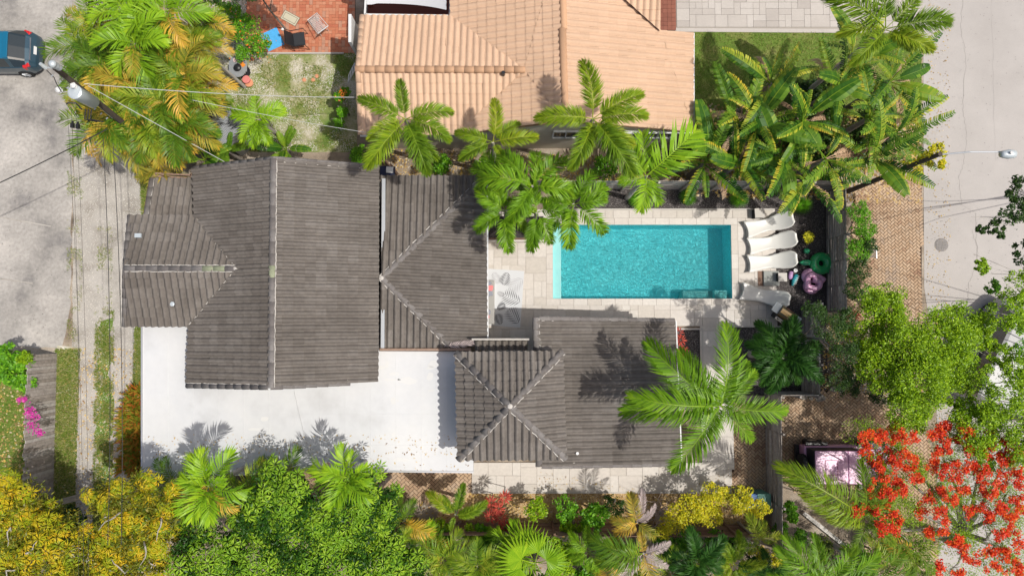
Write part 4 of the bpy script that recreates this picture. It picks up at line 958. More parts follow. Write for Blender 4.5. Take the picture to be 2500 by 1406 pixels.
for px, py, lb in ((743, 196, 'largest terracotta disc on the patchy lawn'), (774, 187, 'terracotta disc furthest from the pots on the patchy lawn'), (765, 196, 'smallest terracotta disc on the patchy lawn'), (617, 145, 'terracotta disc beside the cluttered table')):
    tag(MB().lathe(P(px, py), [(.09, 0), (.09, .04), (0, .05)], 10).build('plant_saucer', M['pot']), lb, 'saucer')
# metal shed
c = P(545, 305, 2); t_ = thing('shed', 'small shed with grey ribbed metal roof among the palms', 'shed', (c.x, c.y, 0))
s0, s1, s2, s3 = P(508, 322, 2.0), P(560, 262, 2.0), P(594, 315, 2.0), P(545, 355, 2.0)
MB().prism([on(p, (s0 + s2) / 2, .06) for p in (s0, s3, s2, s1)], 0, 1.95).build('wall', M['metalroof'], t_)
rr = MB()
for i in range(12):
    a, b = on(s0, s3, (i + .5) / 12), on(s1, s2, (i + .5) / 12); rr.bar(a + Vector((0, 0, .05)), b + Vector((0, 0, .05)), .035, .04)
rr.prism([s0, s3, s2, s1], 1.97, 2.03); rr.build('roof', M['metalroof'], t_)

# ---------------------------------------------------------------- car and truck
def loft_car(name, label, o, heading, secs, mats_, lm, cat='car'):
    "secs: (x, half_width, z_low, z_belt, cabin_half_width, z_top, kind); rings joined into body and glass"
    t_ = thing(name, label, cat, o); R = Matrix.Rotation(heading, 3, 'Z'); body = MB(); glass = MB(); roof = MB(); rings = []
    for (x, w, zl, zb, cw, zt, k) in secs:
        half = [(0, zl - .02), (w * .88, zl), (w * .99, zl + .12), (w, (zl + zb) / 2), (w * .97, zb - .04), (w * .93, zb), (cw, zt - .05 if zt > zb + .1 else zt), (cw * .86, zt), (0, zt + .025)]
        ring = [Vector((x, y, z)) for y, z in half] + [Vector((x, -y, z)) for y, z in half[-2:0:-1]]
        rings.append((ring, k))
    n = len(rings[0][0])
    for i in range(len(rings) - 1):
        (ra_, ka), (rb2, kb) = rings[i], rings[i + 1]
        for j in range(n):
            q = [ra_[j], ra_[(j + 1) % n], rb2[(j + 1) % n], rb2[j]]; q = [Vector(o) + R @ v for v in q][::-1]
            side_w = j in (5, n - 6); top = j in (6, 7, n - 8, n - 7)
            if ('s' in ka and side_w) or ('w' in ka and (top or side_w)): glass.add(q, [(0, 1, 2, 3)], r=.5)
            elif 'r' in ka and top: roof.add(q, [(0, 1, 2, 3)], r=.5)
            else: body.add(q, [(0, 1, 2, 3)], r=.5)
    for rg, flip in ((rings[0][0], 1), (rings[-1][0], 0)):
        q = [Vector(o) + R @ v for v in rg]; body.add(q if flip else q[::-1], [tuple(range(n))], r=.5)
    bo = body.build('body', mats_[0], t_, True); glass.build('window', mats_[1], t_, True)
    if roof.f: roof.build('roof', mats_[2], t_, True)
    return t_, R
def wheel(t_, o, R, x, y, r=.32, w=.22):
    c = Vector(o) + R @ Vector((x, y, r)); ax = R @ Vector((0, 1, 0)); s_ = 1 if y > 0 else -1
    wo2 = MB().tube([c - ax * w / 2, c - ax * w / 2 * .8, c + ax * w / 2 * .8, c + ax * w / 2], [r * .92, r, r, r * .92], 24).build('wheel', M['rubber'], t_)
    rm = MB().tube([c + ax * s_ * (w / 2 - .02), c + ax * s_ * (w / 2 + .012)], [r * .62, r * .58], 20); 
    rm.build('rim', M['steel'], wo2)
    sp_ = MB()
    for k in range(5): a = 2 * PI * k / 5; v = R @ Vector((math.cos(a), 0, math.sin(a))); sp_.bar(c + ax * s_ * (w / 2 + .02), c + ax * s_ * (w / 2 + .02) + v * r * .55, .05, .02)
    sp_.build('spokes', M['galv'], wo2)
# blue hatchback: rear end in view, nose out of frame to the left
co = P(-24, 124, .8); co.z = 0
secs = [(-2.02, .70, .30, .60, .60, .62, ''), (-1.95, .80, .22, .70, .66, .74, ''), (-1.2, .87, .20, .92, .70, .97, 'w'), (-.55, .88, .20, .95, .62, 1.45, 'rs'), (.3, .88, .20, .96, .62, 1.49, 'rs'), (1.05, .88, .20, .97, .60, 1.44, 'r'), (1.22, .88, .20, .98, .59, 1.40, 'w'), (1.72, .86, .22, .96, .57, 1.05, ''), (1.86, .83, .28, .93, .55, .98, ''), (2.0, .74, .32, .72, .50, .76, ''), (2.04, .62, .36, .60, .45, .62, '')]
car, R = loft_car('car', 'blue hatchback car parked at the left edge of the picture', co, 0, secs, (M['darkblue'], M['glass'], M['blue']), None)
for x in (-1.3, 1.3):
    for y in (-.80, .80): wheel(car, co, R, x, y, .31)
MB().box(co + Vector((1.14, 0, 1.45)), (.22, 1.15, .05)).build('spoiler', M['blue'], car, bevel=.015)
for y in (-.74, .74): MB().box(co + Vector((1.72, y, .86)), (.30, .18, .26), rz=-.35 * (1 if y > 0 else -1)).build('tail_light', M['redlight'], car, bevel=.03)
MB().box(co + Vector((1.985, 0, .80)), (.03, .36, .12), rot=Matrix.Rotation(-.5, 3, 'Y')).build('number_plate', M['wpaint'], car)
MB().bar(co + Vector((1.88, -.5, .97)), co + Vector((1.88, .5, .97)), .04, .03).build('trim_strip', M['steel'], car)
MB().box(co + Vector((1.30, .05, 1.06)), (.30, .5, .05), .4).build('parcel', mat('cream_paper', [(.60, .55, .35)]), car)
# pink off-roader: square hard top, spare wheel on the tail facing the gate
co = P(2075, 1128, 0); co = Vector((co.x - .62, co.y + .12, 0)); Lj = 3.9
t_ = thing('off_road_car', 'pink boxy off-road car parked behind the gate under red blossom', 'car', co)
def J(x, y, z): return co + Vector((x, y, z))
MB().box(J(0, 0, .75), (3.6, 1.50, .55)).build('body', M['pink'], t_, bevel=.04)
MB().box(J(1.20, 0, 1.08), (1.15, 1.30, .14)).build('hood', M['pink'], t_, bevel=.03)
MB().box(J(-.75, 0, 1.30), (1.95, 1.42, .75), taper=.95).build('cabin', M['black'], t_)
MB().box(J(-.98, 0, 1.70), (1.35, 1.36, .08)).build('roof', M['pink'], t_, bevel=.03)
MB().box(J(-.02, 0, 1.70), (.55, 1.36, .07)).build('front_roof_panel', M['pink'], t_, bevel=.03)
ho = MB()
for a, b in (((-1.25, -.3), (-.75, -.3)), ((-1.25, .3), (-.75, .3)), ((-1.25, -.3), (-1.25, .3)), ((-.75, -.3), (-.75, .3)), ((-1.3, .5), (-.45, .5)), ((-1.3, -.5), (-.45, -.5))): ho.bar(J(*a, 1.745), J(*b, 1.745), .03, .02)
ho.build('roof_rib', M['darkpink'], t_)
MB().box(J(.42, 0, 1.38), (.10, 1.30, .55), rot=Matrix.Rotation(-.35, 3, 'Y')).build('windshield', M['glass'], t_)
for x in (-1.2, 1.25):
    for y in (-.78, .78):
        w_ = MB().tube([J(x, y - .12, .38), J(x, y + .12, .38)], .38, 22).build('wheel', M['rubber'], t_); MB().tube([J(x, y - .125, .38), J(x, y + .125, .38)], .2, 14).build('rim', M['steel'], w_)
        MB().box(J(x, y * 1.0, .83), (.95, .24, .08)).build('fender_flare', M['black'], t_, bevel=.02)
w_ = MB().tube([J(-1.98, .05, 1.0), J(-1.80, .05, 1.0)], .38, 22).build('spare_wheel', M['rubber'], t_)
MB().bar(J(-1.92, -.75, .5), J(-1.92, .75, .5), .16, .16).build('rear_bumper', M['black'], t_); MB().bar(J(1.95, -.75, .5), J(1.95, .75, .5), .18, .16).build('front_bumper', M['darkpink'], t_)
for y in (-.50, .50): MB().cyl(J(1.82, y, .80), .09, .10, 12).build('headlight', M['wpaint'], t_)
for y in (-.88, .88): MB().box(J(.45, y, 1.12), (.12, .22, .18)).build('side_mirror', M['black'], t_)
gr = MB()
for k in range(7): gr.box(J(1.83, -.27 + k * .09, .83), (.04, .05, .26))
gr.build('grille_slot', M['black'], t_)
# bins behind the gate fence
for px, py, k, lb in ((1833, 1222, 'bluebin', 'blue wheeled bin half hidden by yellow-green shrub'), (1866, 1222, 'greenbin', 'green wheeled bin beside the gate fence')):
    c = P(px, py, 1.0); c.z = 0; t_ = thing('wheeled_bin', lb, 'bin', c); MB().box(c + Vector((0, 0, .48)), (.50, .50, .92), taper=1.08).build('body', M[k], t_); MB().box(c + Vector((0, -.02, .98)), (.58, .62, .06)).build('lid', M[k], t_, bevel=.02)
# ---------------------------------------------------------------- utility pole, lamp, cables
top = P(128, 158, 10.2); top_w = P(134, 166, 9.6); low = P(300, 300, 4.6); d_ = (low - top_w); base = top_w + d_ * (9.6 / (9.6 - 4.6))
t_ = thing('utility_pole', 'tall dark wooden utility pole carrying a grey transformer by the palms', 'utility pole', base)
MB().tube([base, top_w], [.13, .085], 12).build('pole', M['pole'], t_)
st_ = MB()
for i in range(9):
    c = on(top_w, base, .02 + i * .05); st_.bar(c + Vector((-.14, -.14, 0)), c + Vector((-.20, -.2, .0)), .03)
st_.build('step_bolt', M['galv'], t_)
hv = P(127, 156, 10.3); MB().lathe(hv + Vector((0, 0, -.4)), [(.03, 0), (.10, .08), (.06, .16), (.11, .24), (.07, .32), (.13, .40), (.05, .47)], 14).build('top_insulator', M['tray'], t_, True)
a = P(98, 156, 9.9); MB().tube([a, P(112, 166, 9.7)], [.05, .07], 8).build('surge_arrester', M['tray'], t_); MB().tube([P(112, 166, 9.7), top_w], .03, 6).build('bracket', M['galv'], t_)
tc = P(182, 225, 8.4); tb_ = P(217, 247, 7.5); tb_ = Vector((tc.x, tc.y, 7.45)) + Vector((.03, -.02, 0))
tr_ = MB().tube([tb_, tc + Vector((0, 0, -.06)), tc + Vector((0, 0, -.03))], [.21, .225, .235], 22).build('transformer', M['transf'], t_, True)
MB().lathe(tc + Vector((0, 0, -.03)), [(.235, 0), (.235, .03), (.19, .06), (0, .08)], 22).build('transformer_lid', M['tray'], tr_)
for dx, dy in ((-.42, .02), (.05, .16)): MB().lathe(tc + Vector((dx, dy, .0)), [(.03, 0), (.08, .06), (.05, .12), (.10, .18), (.04, .24)], 12).build('bushing', M['wpaint'], tr_)
for k in range(3): MB().tube([tb_ + Vector((.1 * k - .1, -.32, .25)), tb_ + Vector((.1 * k - .25, -.6, .05)), tb_ + Vector((.1 * k - .1, -.55, -.4))], .02, 6).build('loop_wire', M['wire'], t_)
MB().tube([P(114, 172, 9.6), P(132, 190, 9.2), P(138, 205, 9.0), P(150, 225, 8.8)], .014, 5).build('jumper_wire', M['wire'], t_)
MB().tube([P(162, 255, 8.0), P(166, 252, 8), P(185, 252, 7.9), P(200, 268, 7.7)], .025, 6).build('conduit_arm', M['black'], t_)
MB().tube([P(222, 240, 7.3), P(275, 287, 5.0)], .05, 8).build('conduit', M['tray'], t_)
def sag(a, b, s_=.5, n=14):
    return [a + (b - a) * (i / n) - Vector((0, 0, s_ * 4 * (i / n) * (1 - i / n))) for i in range(n + 1)]
def cable(a, b, s_, r_, m, label): tag(MB().tube(sag(a, b, s_, 18), r_, 5).build('overhead_wire', m), label, 'cable')
cable(P(205, 205, 7.6), P(872, 238, 3.3), .35, .013, M['cable'], 'pale service cable running from the pole to the peach tiled house')
cable(P(215, 210, 7.4), P(560, 402, 3.6), .3, .013, M['cable'], 'pale service cable running from the pole down to the grey tiled house')
cable(P(470, 245, 6.0), P(920, 328, 3.3), .2, .009, M['cable'], 'thin cable crossing the lawn to the corner of the peach roof')
cable(P(-260, 560, 7.6), P(262, 315, 7.2), .2, .018, M['wire'], 'thick black cable crossing the road diagonally to the palms')
cable(P(252, 340, 6.8), P(263, 1330, 6.8), .25, .012, M['wire'], 'black cable running down above the lane edge')
cable(P(276, 350, 6.6), P(296, 1330, 6.6), .25, .012, M['wire'], 'black cable running down beside the house edge')
for px0, px1, z_, lb in ((164, 205, 8.0, 'leftmost of the thin lines above the gravel lane'), (174, 190, 7.8, 'middle one of the thin lines above the gravel lane'), (185, 215, 7.7, 'rightmost of the thin lines above the gravel lane')):
    cable(P(px0, 262, z_), P(px1, 1500, z_), .2, .005, M['wire'], lb)
for px, py, lb in ((177, 307, 'left dark inline cable fuse above the lane'), (190, 309, 'right dark inline cable fuse above the lane')): tag(MB().box(P(px, py, 7.7), (.10, .16, .10)).box(P(px, py - 4, 7.75), (.05, .2, .05)).build('cable_fuse', M['black']), lb, 'fuse')
# street lamp
lb_ = P(2296, 376, 6.6); base = Vector((lb_.x, lb_.y, 0)); t_ = thing('street_lamp', 'street lamp on a wooden post reaching over the street', 'street lamp', base)
MB().tube([base, lb_], [.11, .08], 12).build('post', M['pole'], t_); base_lamp = base.copy()
arm0 = lb_ + Vector((.02, 0, -.1)); hd = P(2462, 377, 6.9)
MB().tube([arm0, arm0 + Vector((.9, .02, .28)), arm0 + Vector((2.1, 0, .36)), hd + Vector((-.2, 0, 0))], .028, 8).build('arm', M['galv'], t_)
MB().tube([hd + Vector((-.28, 0, 0)), hd + Vector((-.20, 0, 0)), hd + Vector((0, 0, .02)), hd + Vector((.20, 0, 0)), hd + Vector((.28, 0, 0))], [.10, .13, .17, .14, .04], 14).build('lamp_head', M['tray'], t_, True)
MB().cyl(hd + Vector((-.05, 0, .15)), .05, .08, 12).build('photocell', M['steel'], t_)
MB().lathe(hd + Vector((0, 0, -.20)), [(.02, 0), (.12, .05), (.14, .1)], 12).build('lamp_glass', M['glass'], t_)
# drain grate and edging stones, steps
c = P(2124, 615); t_ = thing('drain_grate', 'dark slotted drain grate beside the driveway bricks', 'drain grate', c)
for k in range(9): MB().box(c + Vector((0, -.24 + k * .06, .03)), (.50, .028, .03)).build('bar', M['black'], t_)
fr = MB()
for dx in (-.27, .27): fr.box(c + Vector((dx, 0, .03)), (.04, .60, .04))
fr.build('frame', M['galv'], t_)
rs = random.Random(5)
for i, (px, py) in enumerate(((1960, 970), (1978, 972), (1990, 966), (2008, 972), (1972, 962), (2034, 950), (2052, 952), (1998, 975))):
    k = 7; c = P(px, py); w_, h_ = rs.uniform(.12, .22), rs.uniform(.08, .13)
    pts = [(c.x + w_ * math.cos(2 * PI * j / k) * rs.uniform(.8, 1.1), c.y + h_ * math.sin(2 * PI * j / k) * rs.uniform(.8, 1.1)) for j in range(k)]
    tag(MB().prism(pts, 0, .10).build('edging_stone', M['stone'], bevel=.015), 'rough grey edging stone, ' + ('leftmost below the short fence', 'second from the left below the short fence', 'small one close to the fence corner', 'right of the fence corner', 'smallest one against the short fence', 'left one of the pair out on the soil', 'rightmost one out on the soil', 'lowest one below the fence corner')[i], 'stone', 'edging stones of the gated driveway')
MB_ = MB().bar(P(1960, 1250, .12), P(2060, 1330, .12), .16, .2); tag(MB_.build('garden_curb', M['sheld']), 'slanting concrete curb at the lower end of the gated driveway', 'curb')

vo = P(2484, 862, 1.9); vo.z = 0
vn, _R = loft_car('parked_van', 'white van parked on the street under the trees at the right edge', vo, math.radians(62), [(-2.4, .80, .35, .9, .70, 1.95, ''), (-2.3, .95, .28, 1.1, .84, 2.12, 's'), (-.5, .97, .26, 1.1, .86, 2.16, 's'), (1.0, .97, .26, 1.1, .85, 2.12, 's'), (1.25, .97, .26, 1.1, .82, 2.02, 'w'), (1.85, .95, .27, 1.05, .78, 1.15, ''), (2.3, .85, .32, .85, .62, .9, ''), (2.42, .7, .4, .7, .5, .72, '')], (M['vanw'], M['glass'], M['vanw']), None, 'van')
for x in (-1.5, 1.55):
    for y in (-.88, .88): wheel(vn, vo, _R, x, y, .34)

def scatter_at(name, poly, n, size, m, z, label, mask=None):
    hz = P(1250, 800, z); pts = [(q.x, q.y) for q in PP(poly, z)]; xs = [p[0] for p in pts]; ys = [p[1] for p in pts]
    X = rng.uniform(min(xs), max(xs), n * 3); Y = rng.uniform(min(ys), max(ys), n * 3); k = inpoly_np(X, Y, pts); X = X[k][:n]; Y = Y[k][:n]
    if mask is not None:
        kk = np.array([mask(a, b) for a, b in zip(X, Y)]) > rng.random(len(X)); X = X[kk]; Y = Y[kk]
    k = len(X); a = rng.uniform(0, 6.28, k); s_ = rng.uniform(size[0], size[1], k); c = np.stack([X, Y, np.full(k, z + .01)], 1)
    d = np.stack([np.cos(a), np.sin(a), np.zeros(k)], 1) * s_[:, None] * .5; w = np.stack([-np.sin(a), np.cos(a), np.zeros(k)], 1) * s_[:, None] * .22
    V = np.stack([c - d, c + w, c + d, c - w], 1); V[:, 1::2, 2] += .012
    tag(link(name, npmesh(name, V.reshape(-1, 3), np.arange(k * 4).reshape(k, 4), m, rng.random(k))), label, kind='stuff')
scatter_at('fallen_leaves', [(350, 1060), (1110, 1060), (1150, 1150), (350, 1160)], 420, (.04, .11), M['litter'], zw, 'dry leaves along the lower edge of the white roof')
scatter_at('fallen_leaves', [(2262, -20), (2320, -20), (2320, 1400), (2290, 1400), (2262, 900)], 700, (.04, .10), M['litter'], .012, 'dry leaves along the street edge')
scatter_at('dark_specks', [(2262, -20), (2520, -20), (2520, 900), (2262, 900)], 500, (.015, .05), M['mulch'], .012, 'small dark specks on the street concrete')
scatter_at('dark_specks', [(-20, -20), (170, -20), (165, 840), (-20, 840)], 900, (.015, .07), M['mulch'], .010, 'dark debris specks on the worn road', nz(.6, .45, .8, 7))
scatter_at('fallen_leaves', [(1640, 1205), (1785, 1140), (1785, 1195), (1300, 1195), (1320, 1150)], 200, (.03, .08), M['litter'], .085, 'dry leaves on the lower stone path')
# ---------------------------------------------------------------- vegetation
def vec(*a): return np.array(a, float)
def frond_mesh(name, m, pairs=34, leaf=.30, w=.022, elev=.6, droop=1.3, plumose=False, seed=0, stem=.10, lift=.25, fold=.0, tipbend=.4, rm=0.010):
    "unit-length feather frond growing along +X from the origin; arching; leaflets are tapered two-piece strips"
    rs = random.Random(seed); K = 22; pts = []; p = Vector((0, 0, 0)); el = elev
    side0 = rs.uniform(-.12, .12)
    for i in range(K + 1):
        pts.append(p.copy()); p = p + Vector((math.cos(el), side0 * (i / K) * 1.5, math.sin(el))) / K; el -= droop / K * (.6 + .8 * i / K)
    xe = pts[-1].x; pts = [q / max(xe, .3) for q in pts]
    mb = MB(); mb.tube(pts, [rm * (1 - .8 * i / K) for i in range(K + 1)], 4, r=.75)
    def at(t_):
        f = t_ * K; i = min(int(f), K - 1); return pts[i].lerp(pts[i + 1], f - i), (pts[i + 1] - pts[i]).normalized()
    for k in range(pairs):
        t_ = stem + (1 - stem) * (k + .5) / pairs; b, d = at(t_); sd0 = Vector((-d.y, d.x, 0)).normalized(); up = d.cross(sd0) * -1
        if up.z < 0: up = -up
        L_ = leaf * (math.sin(PI * min(1, (.18 + .80 * (t_ - stem) / (1 - stem)))) ** .6 + .08) * rs.uniform(.88, 1.1)
        ang = 1.15 - .75 * t_ ** 1.5
        reps = (-1, 1) if not plumose else (-1, 1, -1, 1)
        for q, sg in enumerate(reps):
            roll = (rs.uniform(-.15, .35) + lift) if not plumose else rs.uniform(-.75, 1.15)
            sd = (sd0 * sg * math.cos(roll) + up * math.sin(roll)).normalized()
            a = ang + rs.uniform(-.10, .10); v = (d * math.cos(a) + sd * math.sin(a)).normalized(); wv = d.cross(v).cross(v).normalized() * w * rs.uniform(.8, 1.15)
            wv = (d - v * d.dot(v)).normalized() * w
            m1 = b + v * L_ * .5; g = Vector((0, 0, -1)); v2 = (v + g * tipbend * rs.uniform(.5, 1.4) + d * .15).normalized(); e = m1 + v2 * L_ * .5
            mb.add([b - wv * .35, b + wv * .35, m1 + wv, m1 - wv, e], [(0, 1, 2, 3), (3, 2, 4)], r=min(1, max(0, rs.gauss(.42, .16) + (.25 if t_ > .9 else 0))))
    return mb.mesh(name, m)
def fan_mesh(name, m, n=20, seed=0, spread=4.2, w=.045, stemlen=.45, split=.5, droop=.5):
    rs = random.Random(seed); mb = MB(); c = Vector((stemlen, 0, stemlen * .5)); mb.tube([(0, 0, 0), c * .55 + Vector((0, 0, .04)), c], [.012, .010, .008], 4, r=.7)
    R_ = 1 - stemlen * .2
    for i in range(n):
        a0 = -spread / 2 + spread * i / n; a1 = a0 + spread / n; am = (a0 + a1) / 2; L_ = R_ * .62 * (1 - .12 * abs(am) / PI) * rs.uniform(.93, 1.04); fold = .02 if i % 2 else -.01
        def pt(a, r_): return c + Vector((math.cos(a) * r_, math.sin(a) * r_, -droop * r_ * r_ * 1.6 + .1 * r_))
        rr = rs.gauss(.42, .14)
        mb.add([c, pt(a0, L_ * split), pt(am, L_ * split) + Vector((0, 0, .022)), pt(a1, L_ * split), pt(am + rs.uniform(-.03, .03), L_)], [(0, 1, 2), (0, 2, 3), (1, 4, 2), (2, 4, 3)], r=max(0, min(1, rr)))
    return mb.mesh(name, m)
def paddle_mesh(name, m, seed=0, n=26, w=.15, torn=.5, edge=.3, elev=.7, droop=1.2, stem=.22):
    "banana-like paddle leaf: arching midrib and a blade torn into strips"
    rs = random.Random(seed); K = 18; pts = []; p = Vector(); el = elev
    for i in range(K + 1): pts.append(p.copy()); p = p + Vector((math.cos(el), 0, math.sin(el))) / K; el -= droop / K
    xe = pts[-1].x; pts = [q / max(xe, .3) for q in pts]; mb = MB(); mb.tube(pts, [.014 * (1 - .8 * i / K) for i in range(K + 1)], 5, r=.42)
    def at(t_):
        f = t_ * K; i = min(int(f), K - 1); return pts[i].lerp(pts[i + 1], f - i), (pts[i + 1] - pts[i]).normalized()
    for sg in (-1, 1):
        yaw = 0; z0 = 0; base = rs.gauss(.26, .10); eg = rs.choice([0, 0, .05, .1, .3])
        for k in range(n):
            t0, t1 = stem + (1 - stem) * k / n, stem + (1 - stem) * (k + 1) / n; tm = (t0 - stem) / (1 - stem)
            W_ = w * math.sin(PI * min(.97, .07 + .90 * tm ** .85)) ** .55
            if rs.random() < torn: yaw = rs.uniform(-.10, .22); z0 = rs.uniform(-.35, .12); gap = rs.uniform(.1, .5)
            else: gap = 0
            b0, d = at(t0); b1, _ = at(t1 - (t1 - t0) * gap); s_ = Vector((0, sg, 0))
            v = (s_ + d * (.35 + yaw) + Vector((0, 0, .30 + z0))).normalized(); v2 = (s_ + d * (.45 + yaw) + Vector((0, 0, -.35 + z0 * 1.6))).normalized()
            m0, m1 = b0 + v * W_ * .55, b1 + v * W_ * .55; e0, e1 = m0 + v2 * W_ * .5, m1 + v2 * W_ * .45
            r1 = max(0, min(.6, base + rs.uniform(-.05, .05))); mb.add([b0, b1, m1, m0], [(0, 1, 2, 3)], r=r1)
            mb.add([m0, m1, e1, e0], [(0, 1, 2, 3)], r=min(1, max(0, r1 + eg * rs.uniform(.4, 1.2) + (.2 if rs.random() < edge * .25 else 0))))
    return mb.mesh(name, m)
def rosette_mesh(name, m, n=9, seed=0, w=.17, droop=.35, base=.12):
    rs = random.Random(seed); mb = MB()
    for i in range(n):
        a = 2 * PI * i / n + rs.uniform(-.18, .18); d = Vector((math.cos(a), math.sin(a), 0)); s_ = Vector((-d.y, d.x, 0)); L_ = rs.uniform(.85, 1.1); u = Vector((0, 0, 1)); dr = droop * rs.uniform(.5, 1.4)
        b = d * base + u * .03; m0 = d * L_ * .55 + u * (.14 - dr * .3); e = d * L_ + u * (.05 - dr); ww = w * rs.uniform(.85, 1.1)
        mb.add([b, m0 - s_ * ww + u * .03, m0 - u * .02, m0 + s_ * ww + u * .03, e], [(0, 2, 1), (0, 3, 2), (1, 2, 4), (2, 3, 4)], r=min(1, max(0, rs.gauss(.45, .2))))
    return mb.mesh(name, m)
FR = {}
def kind(k, fn, cnt, **kw): FR[k] = [fn(kw.get("nm", "frond"), kw["m"], seed=i * 7 + len(FR) * 31, **{a: b for a, b in kw.items() if a not in ("nm", "m")}) for i in range(cnt)]
kind('areca', frond_mesh, 4, m=M['areca'], pairs=28, leaf=.40, w=.015, droop=1.6, lift=.45)
kind('arecagold', frond_mesh, 3, m=M['arecagold'], pairs=28, leaf=.38, w=.015, droop=1.9, lift=.3)
kind('arecabright', frond_mesh, 3, m=M['arecabright'], pairs=24, leaf=.44, w=.022, droop=1.4, lift=.3)
kind('broad', frond_mesh, 3, m=M['arecabright'], pairs=15, leaf=.50, w=.03, droop=1.5, lift=.5, stem=.2)
kind('foxtail', frond_mesh, 4, m=M['foxtail'], pairs=78, leaf=.26, w=.0085, plumose=True, droop=1.4, stem=.16, tipbend=.3)
kind('xmas', frond_mesh, 4, m=M['xmas'], pairs=34, leaf=.34, w=.0145, droop=1.9, plumose=True, stem=.2)
kind('hero', frond_mesh, 5, m=M['hero'], pairs=54, leaf=.29, w=.0095, droop=1.25, elev=.5, lift=.35, stem=.08, tipbend=.75, rm=.011)
kind('dark', frond_mesh, 3, m=M['darkpalm'], pairs=44, leaf=.30, w=.014, plumose=True, droop=1.5, stem=.12)
kind('feather', frond_mesh, 3, m=M['foxtail'], pairs=60, leaf=.24, w=.0055, plumose=True, droop=1.3, stem=.12, tipbend=.5)
kind('dead', frond_mesh, 2, m=M['deadfrond'], pairs=28, leaf=.28, w=.014, droop=2.1)
kind('grey', frond_mesh, 2, m=M['greyfrond'], pairs=36, leaf=.25, w=.009, droop=1.7, tipbend=.9)
kind('fan', fan_mesh, 3, nm='fan_leaf', m=M['arecabright']); kind('fandark', fan_mesh, 3, nm='fan_leaf', m=M['darkpalm']); kind('fangreen', fan_mesh, 3, nm='fan_leaf', m=M['areca'])
kind('spiky', fan_mesh, 2, nm='fan_leaf', m=M['green'], n=18, w=.03, split=.3, stemlen=.15, spread=3.0)
kind('paddle', paddle_mesh, 8, nm='leaf', m=M['paddle'], torn=.93, edge=.3, w=.112)
kind('paddlewhole', paddle_mesh, 3, nm='leaf', m=M['paddle'], torn=.12, edge=.15, w=.17)
kind('deadpaddle', paddle_mesh, 2, nm='dead_leaf', m=M['deadfrond'], torn=.95, edge=.9, droop=2.2, w=.09)
kind('umb', rosette_mesh, 4, nm='leaf_rosette', m=M['umbrella'], n=8, w=.125)
kind('mango', rosette_mesh, 5, nm='leaf_cluster', m=M['mango'], n=11, w=.10, droop=.6)
kind('cordy', rosette_mesh, 3, nm='leaf_rosette', m=M['cordy'], n=13, w=.085, droop=.2)
kind('croton', rosette_mesh, 2, nm='leaf_cluster', m=M['yellowleaf'], n=9, w=.16, droop=.1)

def put(parent, kd, loc, az, scale, pitch=0., roll=0., sxy=None, label=None):
    me = random.choice(FR[kd]); mw = Matrix.Translation(loc) @ Matrix.Rotation(az, 4, 'Z') @ Matrix.Rotation(-pitch, 4, 'Y') @ Matrix.Rotation(roll, 4, 'X') @ Matrix.Scale(scale, 4)
    if sxy: mw = mw @ Matrix.Diagonal((1, sxy, sxy, 1))
    o = link(me.name.split('.')[0], me, parent, mw)
    if label: o['label'] = label
    return o
def palm(label, px, py, h, tips=None, kd='areca', n=9, L_=1.5, extra=0, trunk=.09, group=None, dead=0, name='palm_tree', pitch=(-.25, .35), drop=.5, alt=None, sc=1.0):
    C = P(px, py, h); base = Vector((C.x, C.y, 0)); t_ = thing(name, label, 'palm' if 'palm' in name else 'plant', base, group)
    if trunk: MB().tube([base, base + Vector((0, 0, h * .5)), C - Vector((0, 0, .25)), C + Vector((0, 0, .05))], [trunk * 1.3, trunk, trunk * .9, trunk * .5], 10).build('trunk', M['palebark'], t_)
    def one(az, l, kk, pt=None):
        put(t_, kk, C + Vector((0, 0, random.uniform(-.08, .08))), az, l, random.uniform(*pitch) if pt is None else pt, random.uniform(-.3, .3))
    for tp in (tips or []):
        T = P(tp[0], tp[1], h - drop * .2); v = T - C; one(math.atan2(v.y, v.x), math.hypot(v.x, v.y) * sc, (tp[2] if len(tp) > 2 else kd), random.uniform(-.06, .12))
    a0 = random.random() * 6.28
    for i in range(n if not tips else extra):
        m_ = n if not tips else max(1, extra); kk = kd if not alt or random.random() > alt[1] else alt[0]
        one(a0 + 2 * PI * i / m_ + random.uniform(-.3, .3), L_ * random.uniform(.75, 1.12), kk)
    for i in range(dead): put(t_, 'dead', C - Vector((0, 0, .15)), random.random() * 6.28, L_ * .8, -.7)
    return t_
# neighbour's and boundary foxtail palms
palm('foxtail palm at the left end of the peach roof', 990, 292, 6.0, [(985, 200), (878, 255), (1106, 290), (1100, 345), (905, 350), (1032, 432), (890, 405), (1060, 395)], 'foxtail')
palm('smaller yellowing foxtail palm in front of the peach roof valley', 1203, 348, 5.2, [(1212, 250), (1112, 332), (1268, 305, 'foxtail'), (1312, 345), (1120, 385), (1240, 398)], 'foxtail')
palm('tallest foxtail palm at the middle of the peach roof', 1447, 292, 6.4, [(1428, 153), (1308, 285), (1562, 232), (1577, 285), (1420, 385), (1540, 365), (1532, 440), (1395, 420)], 'foxtail')
palm('foxtail palm at the street end of the stamped driveway', 2160, 72, 7.0, [(1983, 5), (2110, -60), (2040, 100), (2308, 60), (2262, 140), (2215, 130), (2230, -10), (2060, 160)], 'foxtail')
palm('light green palm growing beside the board fence above the pool', 1578, 430, 4.4, [(1562, 515), (1605, 500), (1512, 445), (1645, 402), (1570, 328), (1695, 330), (1520, 350)], 'arecabright')
